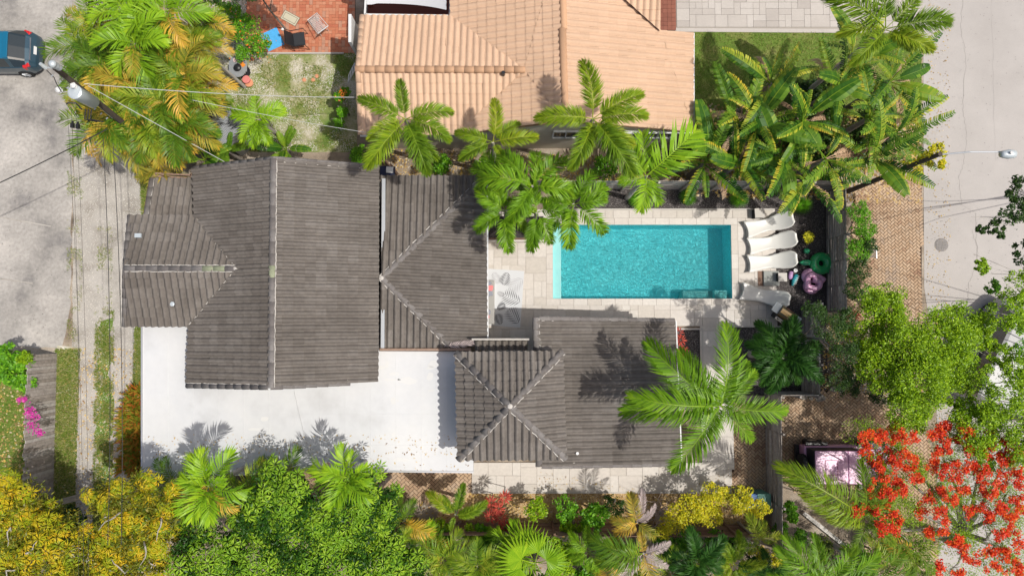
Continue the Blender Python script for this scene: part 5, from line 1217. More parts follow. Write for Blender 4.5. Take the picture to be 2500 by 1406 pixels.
for i, (px, py, h, lb, tp) in enumerate(((1300, 455, 5.6, 'topmost', [(1215, 380), (1380, 385), (1170, 440), (1310, 370), (1400, 470), (1250, 540)]),
        (1235, 520, 5.0, 'leftmost', [(1165, 470), (1160, 560), (1240, 615), (1290, 560), (1210, 440), (1180, 500)]),
        (1310, 520, 5.3, 'middle', [(1300, 612), (1350, 590), (1240, 490), (1390, 480), (1290, 440)]),
        (1400, 500, 5.4, 'rightmost', [(1482, 455), (1480, 562), (1385, 605), (1340, 560), (1330, 430), (1440, 420)]),
        (1235, 440, 4.8, 'uppermost left', [(1150, 415), (1180, 380), (1270, 385), (1165, 470)]))):
    palm(f'{lb} of the bushy green palms crowding the corner between grey roof and pool', px, py, h, tp, 'xmas', extra=4, L_=1.1, group='bushy palms at the pool corner')
palm('large lush palm throwing its shadow over the lower grey roof', 1758, 990, 6.0, [(1768, 792), (1815, 880), (1578, 842), (1655, 858), (1522, 1012), (1535, 965), (1640, 1148), (1922, 1000), (1835, 1078), (1742, 1075), (1690, 905), (1840, 905)], 'hero', trunk=.13, drop=.3, extra=4, L_=1.2)
palm('dense dark green palm right of the large lush palm', 1912, 872, 3.6, None, 'dark', n=24, L_=1.5, trunk=.14, pitch=(-.35, .45))
# areca clump top left
clump = [(330, 108, 5.2, 'arecabright'), (405, 30, 5.0, 'arecabright'), (300, 20, 4.6, 'arecabright'), (230, 55, 4.3, 'areca'), (215, 110, 4.2, 'areca'), (260, 165, 4.4, 'areca'), (470, 105, 4.4, 'areca'), (400, 160, 4.4, 'areca'), (330, 205, 4.6, 'areca'),
         (300, 262, 4.4, 'arecagold'), (395, 250, 4.6, 'areca'), (450, 190, 4.6, 'areca'), (480, 240, 4.3, 'arecagold'), (270, 235, 4.0, 'arecagold'), (350, 300, 4.2, 'areca'), (430, 305, 4.3, 'areca'), (455, 296, 4.0, 'arecagold'), (250, 305, 4.2, 'areca'), (500, 125, 4.0, 'arecagold'), (500, 60, 4.0, 'areca'), (300, 335, 3.8, 'arecagold'), (395, 330, 3.8, 'arecagold'), (230, 190, 3.9, 'areca'), (500, 215, 3.4, 'areca')]
nm_ = {'arecabright': 'bright lime green feathery palm in the clump beside the utility pole', 'areca': 'mid green feathery palm in the clump beside the utility pole', 'arecagold': 'golden orange tinged palm in the clump beside the utility pole'}
XL = {0: 'lowest of the lime green palms in the clump by the utility pole', 1: 'lime green palm at the top right of the clump by the utility pole', 2: 'lime green palm at the top left of the clump by the utility pole',
      9: 'golden tinged palm just right of the transformer', 12: 'golden tinged palm above the ribbed metal shed', 13: 'golden tinged palm touching the utility pole', 16: 'golden tinged palm left of the ribbed metal shed', 18: 'golden tinged palm reaching towards the cluttered patio table', 20: 'lowest golden palm beside the lane', 21: 'lowest golden palm above the lean-to roof'}
for ii, (px, py, h, kd) in enumerate(clump): palm(XL.get(ii, nm_[kd]), px, py, h, None, kd, n=11, L_=1.5 if px < 470 else 1.15, trunk=.06, group=kd and {'arecabright': 'lime green palms of the clump', 'areca': 'mid green palms of the clump', 'arecagold': 'golden palms of the clump'}[kd], alt=('arecagold', .22), dead=1)
palm('young green palm right of the ribbed metal shed', 632, 292, 3.6, [(570, 275), (632, 240), (690, 262), (600, 350), (660, 350), (640, 350)], 'arecabright', extra=3, L_=1.0)
# small fan and feather palms of the lower garden
palm('yellow-green fan palm against the lower edge of the white roof', 512, 1185, 5.8, None, 'broad', n=12, L_=1.25, trunk=.1, pitch=(-.1, .8), alt=('arecagold', .35))
palm('dark feathery palm between fan palm and white roof edge', 430, 1175, 3.3, None, 'areca', n=8, L_=1.3, trunk=.06)
palm('fan palm at the white roof edge beside the umbrella tree', 850, 1165, 5.6, None, 'broad', n=11, L_=1.15, trunk=.09, pitch=(-.1, .6))
palm('shaded palm right of the yellow-green fan palm', 590, 1205, 4.6, None, 'areca', n=9, L_=1.4, trunk=.06)
palm('shaded palm below the white roof between the umbrella trees', 690, 1180, 3.2, None, 'areca', n=9, L_=1.35, trunk=.06, dead=1)
palm('dry half dead palm by the white roof edge', 775, 1175, 4.6, [(745, 1150, 'dead'), (800, 1130, 'dead'), (790, 1210, 'dead'), (740, 1200, 'dead')], 'dead', trunk=.06)
palm('small palm with three upright fronds left of the red cordylines', 1112, 1255, 2.8, [(1048, 1195), (1130, 1178), (1190, 1225), (1080, 1210), (1165, 1250), (1100, 1290)], 'foxtail', trunk=.07)
palm('yellowing palm at the lower fence left of the three-frond palm', 985, 1272, 3.0, [(960, 1190), (1050, 1272, 'arecagold'), (928, 1265), (1010, 1215), (990, 1320), (1060, 1300, 'arecagold'), (925, 1215)], 'areca', trunk=.07)
palm('pale yellow palm with dried fronds right of the round shrubs', 1555, 1275, 3.0, [(1492, 1262), (1500, 1300), (1535, 1205), (1570, 1195, 'grey'), (1600, 1230, 'grey'), (1600, 1310)], 'arecagold', trunk=.07)
palm('grey and gold palm at the bottom edge below the yellow shrub', 1570, 1350, 3.2, [(1440, 1320), (1460, 1370), (1560, 1300, 'arecagold'), (1635, 1320, 'grey'), (1630, 1380, 'grey'), (1500, 1420, 'grey'), (1600, 1430, 'arecagold')], 'areca', trunk=.08)
palm('dark shaded palm at the bottom edge right of the grey and gold palm', 1700, 1370, 3.0, None, 'dark', n=12, L_=1.4, trunk=.07)
palm('small palm frond cluster below the wheeled bins', 1855, 1320, 2.6, [(1820, 1255), (1860, 1270), (1900, 1300), (1800, 1330)], 'areca', trunk=.05)
palm('feathery palm spreading over the pink car', 2110, 1262, 4.8, [(1898, 1120), (2070, 1120), (2125, 1115), (1945, 1210), (2010, 1270), (2190, 1165), (2070, 1350), (2170, 1330)], 'feather', trunk=.1)
palm('yellow-green coconut like palm at the bottom edge near the gated driveway', 2010, 1425, 4.5, [(1880, 1340), (1905, 1300), (1975, 1300), (2070, 1320), (2140, 1345), (2160, 1400), (1870, 1410)], 'hero', trunk=.12)
palm('leaning palm at the bottom edge right of the coconut like palm', 2140, 1400, 4.2, [(2060, 1330), (2110, 1310), (2190, 1330), (2230, 1390), (2050, 1390)], 'areca', trunk=.1)
palm('broad shiny fan palm at the bottom edge near the centre', 1305, 1372, 3.0, None, 'fan', n=9, L_=1.7, trunk=.08, pitch=(-.1, .5))
palm('bright fan palm left of the broad shiny fan palm', 1255, 1330, 2.4, None, 'broad', n=8, L_=1.1, trunk=.05)
palm('shaded palm at the bottom edge right of the umbrella trees', 1080, 1365, 3.0, None, 'areca', n=10, L_=1.5, trunk=.06)
palm('olive palm at the bottom edge between umbrella trees and fan palm', 1165, 1380, 3.0, None, 'areca', n=9, L_=1.4, trunk=.06)
palm('young palm hidden at the upper left corner of the grey roof', 400, 408, 2.4, None, 'arecagold', n=8, L_=1.1, trunk=.05, dead=2)
palm('small palm between the palm clump and the lean-to roof', 345, 372, 2.6, None, 'arecagold', n=7, L_=1.0, trunk=.05, dead=2)
for px, py, lb in ((1555, 488, 'spiky green plant under the light green palm in the dark gravel'), (1680, 482, 'spiky dark green plant in the middle of the dark gravel bed'), (1806, 484, 'spiky dark green plant in the gravel bed next to the cube table'), (1960, 500, 'spiky plant at the corner of the fence and the paddle leaved clump')):
    c = P(px, py, .35); c.z = 0; t_ = thing('spiky_plant', lb, 'plant', c)
    for i in range(15): put(t_, 'spiky', c + Vector((0, 0, .25)), i * 2.4, random.uniform(.55, .75), random.uniform(.0, .9))
# paddle leaved clump (giant bird of paradise / banana)
pl = [(1880, 205, 4.6), (1800, 300, 4.0), (1955, 300, 4.8), (2040, 215, 4.8), (2120, 290, 4.6), (2010, 390, 4.6), (1900, 380, 4.2), (2120, 390, 4.4), (2075, 140, 4.0), (1800, 400, 3.6), (2170, 200, 4.3), (1720, 400, 3.2), (2180, 330, 4.0), (1960, 440, 3.8), (1850, 300, 4.4)]
PLB = ['upper left one of the clump, nearest the lawn', 'left one nearest the peach house', 'in the middle of the clump', 'upper middle one below the stamped driveway', 'right of the middle near the street', 'lower middle one above the loungers',
       'lower left middle one above the dark gravel bed', 'lower right one above the brick driveway', 'topmost one under the foxtail palm', 'lower left one beside the gravel bed and fence', 'upper right one leaning to the street', 'lowest one at the corner of the peach house', 'rightmost one at the street edge', 'lowest one leaning over the topmost lounger', 'left of the middle']
for i, (px, py, h) in enumerate(pl):
    C = P(px, py, h - .8); base = Vector((C.x, C.y, 0)); t_ = thing('banana_plant', 'paddle leaved plant with wind torn leaves, ' + PLB[i], 'plant', base, 'paddle leaved plants of the clump')
    MB().tube([base, C], [.16, .09], 9).build('trunk', M['bark'], t_)
    nn = 9
    for k in range(nn):
        az = 2 * PI * k / nn + random.uniform(-.3, .3) + i
        put(t_, 'paddlewhole' if random.random() < .2 else 'paddle', C + Vector((0, 0, random.uniform(-.2, .2))), az, random.uniform(1.3, 2.6), random.uniform(-.25, .8), random.uniform(-.5, .5))
    for k in range(3): put(t_, 'deadpaddle', C - Vector((0, 0, .1)), random.random() * 6.28, random.uniform(1.2, 2.0), -.2)
for px, py, lb in ((560, 372, 'leafy banana like plant above the grey roof'), (500, 392, 'low banana like plant at the upper left corner of the grey roof'), (700, 365, 'small paddle leaved plant beside the young palm'), (620, 1262, 'banana plant with one long arching leaf in the lower garden')):
    C = P(px, py, 1.6); base = Vector((C.x, C.y, 0)); t_ = thing('banana_plant', lb, 'plant', base); MB().tube([base, C], [.08, .05], 7).build('trunk', M['bark'], t_)
    for k in range(8): put(t_, 'paddlewhole', C, k * .8 + random.random(), random.uniform(.9, 1.4), random.uniform(0, .8), random.uniform(-.3, .3))

# ---- crowns of small leaves (numpy)
def leaf_quads(c, size, up=.5, aspect=.45, rnd=None, seed=None):
    k = len(c); nrm = rng.normal(size=(k, 3)); nrm[:, 2] = np.abs(nrm[:, 2]) + up * 1.6; nrm /= np.linalg.norm(nrm, axis=1)[:, None]
    d = rng.normal(size=(k, 3)); d -= nrm * (d * nrm).sum(1)[:, None]; d /= np.linalg.norm(d, axis=1)[:, None]; w = np.cross(nrm, d)
    s = (size * rng.uniform(.7, 1.25, k))[:, None]; V = np.empty((k, 4, 3))
    V[:, 0] = c - d * s * .5; V[:, 1] = c + w * s * aspect * .5 + nrm * s * .08; V[:, 2] = c + d * s * .5; V[:, 3] = c - w * s * aspect * .5 + nrm * s * .08
    return V
def crown(blobs, per, leaf, m, parent, name='crown', sub=26, subr=.30, flat=.7, aspect=.45, up=.5, inner=.15):
    Cs = []
    for (c, r) in blobs:
        c = np.array(c); k = sub; d = rng.normal(size=(k, 3)); d /= np.linalg.norm(d, axis=1)[:, None]; d[:, 2] = np.where(d[:, 2] < -.3, -d[:, 2], d[:, 2])
        cc = c + d * np.array([1, 1, flat]) * r * rng.uniform(.55, .88, k)[:, None]; sr = r * subr * rng.uniform(.6, 1.3, k)
        n_ = max(30, int(per * r * r / k)); 
        for j in range(k):
            q = rng.normal(size=(n_, 3)); q /= np.linalg.norm(q, axis=1)[:, None]; q[:, 2] *= .8; Cs.append(cc[j] + q * sr[j] * (rng.random(n_) ** .33)[:, None])
        n2 = int(per * r * r * inner); q = rng.normal(size=(n2, 3)); q /= np.linalg.norm(q, axis=1)[:, None]; Cs.append(c + q * np.array([1, 1, flat]) * r * .8 * (rng.random(n2) ** .4)[:, None])
    c = np.concatenate(Cs); c = c[c[:, 2] > .03]; V = leaf_quads(c, leaf, up, aspect); rn = np.clip(rng.normal(.5, .22, len(c)), 0, 1)
    return stuff(link(name, npmesh(name, V.reshape(-1, 3), np.arange(len(c) * 4).reshape(-1, 4), m, rn), parent))
def limbs(mb, base, top, targets, r0, rs=random):
    base, top = Vector(base), Vector(top); mid = base.lerp(top, .6) + Vector((rs.uniform(-.15, .15), rs.uniform(-.15, .15), 0)); mb.tube([base, mid, top], [r0, r0 * .75, r0 * .5], 9)
    for tg in targets:
        tg = Vector(tg); s_ = mid.lerp(top, rs.random()); m1 = s_.lerp(tg, .5) + Vector((rs.uniform(-.25, .25), rs.uniform(-.25, .25), rs.uniform(0, .3))); mb.tube([s_, m1, tg], [r0 * .4, r0 * .25, r0 * .07], 6)
        for k in range(2):
            e = tg + Vector((rs.uniform(-.5, .5), rs.uniform(-.5, .5), rs.uniform(-.1, .3))); mb.tube([m1.lerp(tg, .5), e], [r0 * .15, .008], 5)
def tree(label, blobs, m, leaf=.09, per=2600, h=4., name='tree', bark='bark', group=None, r0=.14, cat=None, foot=None, **kw):
    "blobs: (px, py, radius_px, z)"
    B_ = []
    for (px, py, rp, z) in blobs: c = P(px, py, z); B_.append(((c.x, c.y, c.z), rp * (H - z) / F))
    cx = sum(b[0][0] for b in B_) / len(B_); cy = sum(b[0][1] for b in B_) / len(B_); zt = max(b[0][2] for b in B_)
    if foot: f_ = P(*foot); cx, cy = f_.x, f_.y
    t_ = thing(name, label, cat or name.split('_')[-1], (cx, cy, 0), group); tr = MB(); limbs(tr, (cx, cy, 0), (cx, cy, zt * .75), [b[0] for b in B_], r0); tr.build('trunk' if 'tree' in name else 'stem', M[bark], t_)
    crown(B_, per, leaf, m, t_, name='crown' if 'tree' in name else 'foliage', **kw); return t_, B_
def roset(parent, B_, kd, n, size, up=.6, lim=.92):
    "rosettes spread over many small uneven domes, so the crown has hollows and shoulders"
    doms = []
    for (c, r) in B_:
        k = max(4, int(r * r * 4.5))
        for i in range(k):
            a = i * 2.39996; rr = math.sqrt((i + .5) / k) * r * .86; doms.append((Vector(c) + Vector((rr * math.cos(a), rr * math.sin(a), .45 * r * (1 - (rr / r) ** 2) + random.uniform(-.30, .22))), r * random.uniform(.24, .42)))
    tot = sum(d[1] ** 2 for d in doms)
    for (c, r) in doms:
        k = max(2, round(n * r * r / tot)); a0 = random.random() * 6
        for i in range(k):
            zf = 1 - (i + .5) / k * .8; a = a0 + i * 2.39996; rr = math.sqrt(max(0, 1 - zf * zf)); d = Vector((rr * math.cos(a), rr * math.sin(a), zf * .7)); p = c + d * r * random.uniform(.85, 1.15)
            nrm = (d.normalized() * (1 - up) + Vector((random.uniform(-.25, .25), random.uniform(-.25, .25), up + .2))).normalized(); q = nrm.to_track_quat('Z', 'X')
            me = random.choice(FR[kd]); mw = Matrix.Translation(p) @ q.to_matrix().to_4x4() @ Matrix.Rotation(random.random() * 6.28, 4, 'Z') @ Matrix.Scale(size * random.uniform(.65, 1.2), 4)
            link(me.name.split('.')[0], me, parent, mw)
# umbrella trees (star shaped leaf rosettes)
for lb, bl, n in (('umbrella tree with star shaped leaves in the middle below the white roof', [(695, 1222, 88, 5.5), (640, 1265, 70, 5.0), (770, 1265, 80, 5.1)], 230),
                  ('umbrella tree below the right half of the white roof', [(880, 1196, 62, 5.2), (930, 1238, 60, 4.8), (860, 1270, 72, 4.8)], 180),
                  ('umbrella tree at the bottom edge next to the mango trees', [(520, 1365, 95, 4.8), (610, 1350, 85, 5.0), (480, 1300, 55, 4.5)], 230),
                  ('umbrella tree at the bottom edge below the middle of the white roof', [(740, 1355, 95, 4.9), (830, 1375, 85, 4.7), (700, 1410, 70, 4.5)], 240),
                  ('umbrella tree at the bottom edge right of its neighbours', [(930, 1365, 85, 3.8), (990, 1400, 70, 3.5), (900, 1310, 55, 3.4)], 200)):
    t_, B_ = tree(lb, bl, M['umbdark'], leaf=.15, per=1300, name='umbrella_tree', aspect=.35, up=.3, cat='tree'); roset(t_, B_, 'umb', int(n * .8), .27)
for lb, bl, n in (('mango tree with yellow leaves at the left edge below the plank fence', [(50, 1235, 80, 4.0), (30, 1310, 80, 4.2), (110, 1260, 50, 3.8)], 240),
                  ('mango tree with orange leaves filling the lower left corner', [(150, 1340, 95, 4.4), (90, 1390, 90, 4.2), (230, 1370, 90, 4.6)], 280),
                  ('mango tree with yellow-orange leaves between lane and white roof', [(335, 1215, 75, 5.8), (260, 1225, 60, 5.2), (395, 1235, 62, 5.6), (340, 1290, 80, 5.4)], 290),
                  ('mango tree with orange leaves at the bottom edge beside the umbrella trees', [(330, 1370, 90, 4.6), (400, 1340, 70, 4.3), (280, 1320, 55, 4.2)], 230)):
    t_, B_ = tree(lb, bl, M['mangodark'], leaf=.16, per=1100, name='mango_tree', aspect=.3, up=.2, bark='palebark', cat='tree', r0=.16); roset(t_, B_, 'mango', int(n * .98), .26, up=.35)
    tw = MB()
    for (c, r) in B_:
        for k in range(1):
            p = Vector(c) + Vector((random.uniform(-.6, .6) * r, random.uniform(-.6, .6) * r, r * .62)); a = random.random() * 6.28; q = [p]
            for j in range(4): a += random.uniform(-.6, .6); q.append(q[-1] + Vector((math.cos(a) * .17, math.sin(a) * .17, random.uniform(-.04, .07))))
            tw.tube([Vector(c)] + q, [.04, .028, .024, .02, .015, .008], 5)
    tw.build('branch', M['palebark'], t_)
# trees on the right
tree('large bright lime green tree at the right over the driveway edge', [(2150, 760, 72, 5.2), (2200, 840, 85, 5.6), (2300, 830, 85, 5.6), (2350, 790, 60, 5.2), (2240, 930, 95, 5.8), (2150, 890, 70, 5.2), (2330, 900, 60, 5.2), (2210, 1000, 62, 5.0), (2120, 830, 50, 4.8)], M['lime'], leaf=.085, per=4200, bark='bark', aspect=.5, r0=.2, sub=34)
tree('airy green tree at the right edge beyond the lime green tree', [(2430, 960, 90, 5.6), (2380, 1050, 75, 5.2), (2470, 1060, 80, 5.4), (2340, 960, 45, 5.0), (2480, 900, 55, 5.6), (2440, 865, 32, 5.4), (2400, 830, 30, 5.2)], M['lime'], leaf=.10, per=2300, bark='palebark', r0=.13, foot=(2420, 1010), inner=.06, sub=30, subr=.22)
tree('light green tree at the right edge above the olive tree', [(2450, 770, 60, 5.8), (2480, 700, 50, 6.0), (2400, 790, 35, 5.2), (2395, 650, 22, 5.6)], M['lime'], leaf=.10, per=2200, bark='palebark', inner=.05, subr=.22, r0=.05, foot=(2540, 760))
tree('dark green tree at the right edge of the street', [(2470, 520, 55, 6.2), (2500, 460, 50, 6.4), (2430, 560, 30, 6.0), (2395, 560, 12, 6.0), (2510, 620, 45, 6.2)], M['dgreen'], leaf=.11, per=2200, bark='palebark', inner=.04, sub=20, subr=.22, r0=.05, foot=(2620, 500))
tree('dark feathery shrub tree between the two board fences', [(2025, 800, 42, 6.0), (2055, 860, 42, 5.6), (1985, 762, 32, 6.3), (2068, 775, 28, 5.6), (2050, 920, 36, 4.6)], M['dgreen'], leaf=.07, per=3600, r0=.09, sub=30)
tree('dense green hedge shrub behind the right fence, upper part', [(2095, 520, 32, 2.4), (2110, 560, 35, 2.4), (2095, 610, 35, 2.3)], M['green'], leaf=.08, per=3800, name='hedge_shrub', r0=.06)
tree('dark green hedge shrub behind the right fence, lower part', [(2095, 660, 35, 2.3), (2085, 710, 28, 2.2), (2120, 600, 25, 2.4)], M['dgreen'], leaf=.08, per=3600, name='hedge_shrub', r0=.06)
tree('leafy shrub at the feet of the lime green tree', [(2060, 800, 30, 1.4), (2120, 720, 28, 1.5)], M['green'], leaf=.08, per=2600, name='shrub', r0=.04)
tree('dark shaded ground shrub between fence and lime green tree', [(2100, 900, 45, 1.0), (2070, 940, 35, .8), (2150, 960, 40, .7)], M['dgreen'], leaf=.09, per=1800, name='shrub', r0=.04)
# lower garden shrubs
for lb, bl, mm_, lf in (('round bright green shrub beside the red cordylines', [(1305, 1240, 31, 1.5)], 'lime', .10), ('round darker green shrub right of the bright round shrub', [(1380, 1245, 34, 1.4)], 'green', .10),
        ('green shrub with large leaves at the lower fence', [(1450, 1262, 38, 1.6)], 'green', .17), ('dark shrub behind the large leaved shrub', [(1500, 1235, 32, 1.2)], 'dgreen', .09),
        ('yellow-green shrub beside the courtyard bins', [(1800, 1215, 40, 2.2), (1740, 1210, 38, 2.2), (1850, 1240, 30, 2.0)], 'yellowleaf', .09), ('sparse yellow-green shrub left of the bins', [(1680, 1240, 45, 2.0), (1640, 1275, 40, 1.9), (1735, 1262, 32, 1.8)], 'yellowleaf', .09),
        ('green shrub at the foot of the lower fence', [(1385, 1282, 22, 1.2), (1420, 1290, 20, 1.2)], 'lime', .11), ('bushy green shrub at the bottom edge left of the fence', [(1385, 1345, 42, 2.0), (1370, 1390, 40, 2.0), (1320, 1325, 30, 1.8)], 'lime', .10),
        ('low plant with broad leaves at the driveway corner', [(1925, 1240, 18, .9), (1935, 1262, 14, .7)], 'green', .14),
        ('green shrub in the top left corner of the left lawn', [(20, 865, 30, 1.6), (-5, 900, 35, 1.6)], 'green', .16), ('broad leaved shrub beside the plank fence', [(35, 915, 35, 1.6), (65, 935, 25, 1.5), (55, 885, 25, 1.6)], 'green', .16),
        ('bright green shrub at the corner of the plank fence', [(62, 875, 20, 1.8)], 'lime', .10), ('dark leafy mass under the mango trees', [(180, 1260, 30, 1.2), (130, 1300, 35, 1.2)], 'dgreen', .14),
        ('flowering shrub with small orange blossoms beside the red patio', [(560, 40, 45, 1.5), (600, 75, 45, 1.5), (635, 110, 32, 1.3), (595, 130, 25, 1.1)], 'green', .09),
        ('dense tree crown at the top edge above the red patio', [(600, -40, 60, 4.2), (680, -45, 55, 4.2), (520, -30, 45, 4.0), (640, -60, 60, 4.4)], 'dgreen', .14),
        ('green climber along the left wall of the peach tiled house', [(832, 235, 16, 1.4), (835, 275, 16, 1.3), (828, 300, 14, 1.0), (845, 225, 12, 1.5)], 'green', .11),
        ('large green tree crown at the bottom edge under the palms', [(1220, 1420, 60, 2.2), (1120, 1420, 60, 2.4), (1320, 1440, 50, 2.2)], 'green', .16),
        ('ground cover shrubs at the bottom right below the pink car', [(2190, 1330, 50, 1.2), (2080, 1370, 50, 1.0)], 'green', .12),
        ('leafy plants against the peach house end wall', [(1690, 350, 30, 1.2), (1730, 330, 30, 1.3), (1640, 390, 25, 1.2)], 'dgreen', .12),
        ('dark ground shrubs at the bottom edge below the bins', [(1640, 1330, 45, 1.0), (1760, 1345, 45, 1.0), (1840, 1390, 45, 1.2), (1690, 1410, 50, 1.0)], 'dgreen', .13), ('broad leaved plants along the bottom edge left of the lower fence', [(1430, 1400, 35, 1.2), (1180, 1310, 35, 1.0), (1075, 1320, 35, 1.2), (1240, 1300, 25, 1.0)], 'green', .2), ('olive undergrowth at the bottom edge right of the coconut like palm', [(1930, 1400, 40, 1.0), (2000, 1340, 40, .9), (2240, 1390, 40, 1.2)], 'olive', .12),
        ('added dark undergrowth standing in for shade beneath the paddle leaved clump', [(1850, 330, 70, .7), (1990, 350, 70, .7), (2120, 330, 70, .7), (1900, 430, 60, .6), (1990, 250, 70, .6)], 'dgreen', .16),  # dark leaves added so the gaps between the paddle leaves look shaded
        ('low green plants under the foxtail palms', [(880, 380, 28, .9), (1080, 400, 30, .9), (1480, 410, 35, 1.0), (1180, 405, 25, 1.0)], 'green', .11)):
    isT = 'tree' in lb.split(' at ')[0] or 'crown' in lb
    tree(lb, bl, M[mm_], leaf=lf, per=2600 if lf < .12 else 1300, name='tree' if isT else 'shrub', r0=.05, inner=.2, sub=22, aspect=.5)
def dots(name, pix, n, size, m, parent=None, spread=.2):
    pts = []
    for (px, py, z, r) in pix:
        c = P(px, py, z); q = rng.normal(size=(n, 3)) * np.array([r, r, r * .5]); pts.append(np.array(c) + q)
    c = np.concatenate(pts); V = leaf_quads(c, size, .8, .8); return link(name, npmesh(name, V.reshape(-1, 3), np.arange(len(c) * 4).reshape(-1, 4), m, rng.random(len(c))), parent)
fs_ = dots('blossom', [(560, 40, 2.0, .5), (600, 80, 2.0, .5), (635, 110, 1.8, .35), (835, 228, 1.9, .12)], 40, .06, M['orangefl']); tag(fs_, 'small orange blossoms scattered over the shrub by the red patio', kind='stuff')
bg_ = thing('bougainvillea', 'magenta bougainvillea spray hanging over the plank fence', 'plant', P(60, 1010))
for i, (px, py, r) in enumerate(((74, 1000, .10), (68, 1012, .11), (85, 1016, .10), (76, 1035, .10), (86, 1048, .12), (98, 1056, .07), (48, 976, .06), (60, 974, .05))): dots('flower_cluster', [(px, py, 2.15, r)], 60, .07, M['magenta'], bg_)
MB().tube([P(62, 990, 0), P(60, 992, 1.5), P(80, 1015, 2.1), P(98, 1058, 2.05)], [.03, .02, .015, .01], 6).build('stem', M['bark'], bg_)
# red cordylines, croton, bromeliads
t_ = thing('cordyline', 'cluster of red cordyline rosettes beside the bright round shrub', 'plant', P(1215, 1245))
for px, py, z in ((1232, 1213, 1.9), (1200, 1225, 1.6), (1218, 1240, 1.8), (1198, 1260, 1.5), (1222, 1262, 1.5), (1233, 1286, 1.2)):
    c = P(px, py, z); MB().tube([(c.x, c.y, 0), c], .02, 6).build('stem', M['bark'], t_)
    for k in range(2): put(t_, 'cordy', c + Vector((0, 0, .08 * k)), random.random() * 6, .36 - .08 * k)
t_ = thing('cordyline', 'dark red cordyline in the planter bed beside the lower roof', 'plant', P(1662, 835))
for px, py, z in ((1656, 812, 1.0), (1662, 830, 1.1), (1658, 848, 1.0), (1668, 858, .9)):
    c = P(px, py, z); MB().tube([(c.x, c.y, 0), c], .02, 6).build('stem', M['bark'], t_); put(t_, 'cordy', c, random.random() * 6, .30)
t_ = thing('croton', 'small yellow croton in the dark gravel between lounger and fence', 'plant', P(1974, 580))
for k in range(9): a = k * 2.4; put(t_, 'croton', P(1974, 580, .5) + Vector((.11 * math.cos(a) * (k > 0), .15 * math.sin(a) * (k > 0), random.uniform(-.1, .1))), a, .17)
MB().tube([P(1974, 580, 0), P(1974, 580, .5)], .02, 6).build('stem', M['bark'], t_)
t_ = thing('bromeliad', 'crimson bromeliad at the lower end of the right fence', 'plant', P(2082, 770))
for k in range(4): put(t_, 'cordy', P(2076 + k * 6, 768 + (k % 2) * 8, .5), k, .26)
# bare twiggy shrub
t_ = thing('bare_shrub', 'leafless grey twiggy shrub between the pale palm and yellow shrub', 'shrub', P(1610, 1245)); tw = MB()
for i in range(46):
    p = P(1612, 1250, .2) + Vector((random.uniform(-.3, .3), random.uniform(-.3, .3), 0)); a = random.random() * 6.28; d = Vector((math.cos(a), math.sin(a), random.uniform(.9, 2.0))).normalized(); q = [p]
    for k in range(5): d = (d + Vector((random.uniform(-.35, .35), random.uniform(-.35, .35), random.uniform(-.1, .2)))).normalized(); q.append(q[-1] + d * .38)
    tw.tube(q, [.018, .014, .011, .008, .006, .004], 4)
tw.build('twigs', M['greyfrond'], t_)
MB().tube([P(1612, 1250, 0), P(1612, 1250, .4)], [.08, .05], 8).build('stem', M['palebark'], t_)
# poinciana with red blossom
C0 = P(2345, 1330, 2.2); base = Vector((C0.x, C0.y, 0)); t_ = thing('flame_tree', 'flame tree with clusters of red orange blossom over the lower right corner', 'tree', base)
br = MB(); fork = P(2350, 1300, 3.0); br.tube([base, C0, fork], [.22, .18, .14], 10); br.build('trunk', M['palebark'], t_)
ends = [(2357, 1180, 4.8), (2330, 1230, 4.4), (2290, 1180, 4.6), (2240, 1150, 4.8), (2180, 1090, 5.0), (2140, 1130, 4.6), (2200, 1220, 4.4), (2130, 1280, 4.2), (2300, 1080, 5.2), (2380, 1100, 5.2), (2450, 1090, 5.2), (2460, 1200, 4.8), (2440, 1300, 4.4), (2480, 1360, 4.4), (2320, 1390, 4.4), (2240, 1250, 4.2), (2170, 1290, 4.0)]
for e in ends:
    E = P(*e); m1 = fork.lerp(E, .4) + Vector((random.uniform(-.3, .3), random.uniform(-.3, .3), .4)); m2 = fork.lerp(E, .72) + Vector((random.uniform(-.25, .25), random.uniform(-.25, .25), .25))
    b_ = MB().tube([fork, m1, m2, E], [.10, .06, .035, .015], 7)
    for k in range(4):
        s_ = m1.lerp(E, random.random()); b_.tube([s_, s_ + Vector((random.uniform(-.6, .6), random.uniform(-.6, .6), random.uniform(0, .3)))], [.02, .006], 4)
    b_.build('branch', M['palebark'], t_)
fc = [(2115, 1065), (2110, 1095), (2135, 1120), (2150, 1060), (2190, 1045), (2215, 1060), (2180, 1075), (2170, 1110), (2150, 1145), (2195, 1120), (2230, 1110), (2225, 1140), (2150, 1175), (2190, 1170), (2240, 1165), (2170, 1205), (2205, 1205), (2095, 1240), (2140, 1245), (2160, 1240), (2155, 1285), (2180, 1290), (2190, 1265), (2240, 1245), (2300, 1060), (2310, 1040), (2280, 1055), (2355, 1035), (2365, 1060), (2340, 1080), (2310, 1085), (2370, 1105), (2290, 1110), (2310, 1145), (2350, 1135), (2285, 1145), (2335, 1160), (2380, 1140), (2405, 1160), (2440, 1110), (2420, 1060), (2455, 1075), (2470, 1100), (2480, 1150), (2440, 1170), (2430, 1200), (2480, 1215), (2495, 1180), (2450, 1235), (2400, 1240), (2370, 1250), (2300, 1250), (2310, 1300), (2330, 1320), (2345, 1335), (2300, 1390), (2340, 1400), (2440, 1310), (2470, 1290), (2490, 1330), (2450, 1350), (2430, 1380), (2490, 1390), (2370, 1360), (2270, 1300)]
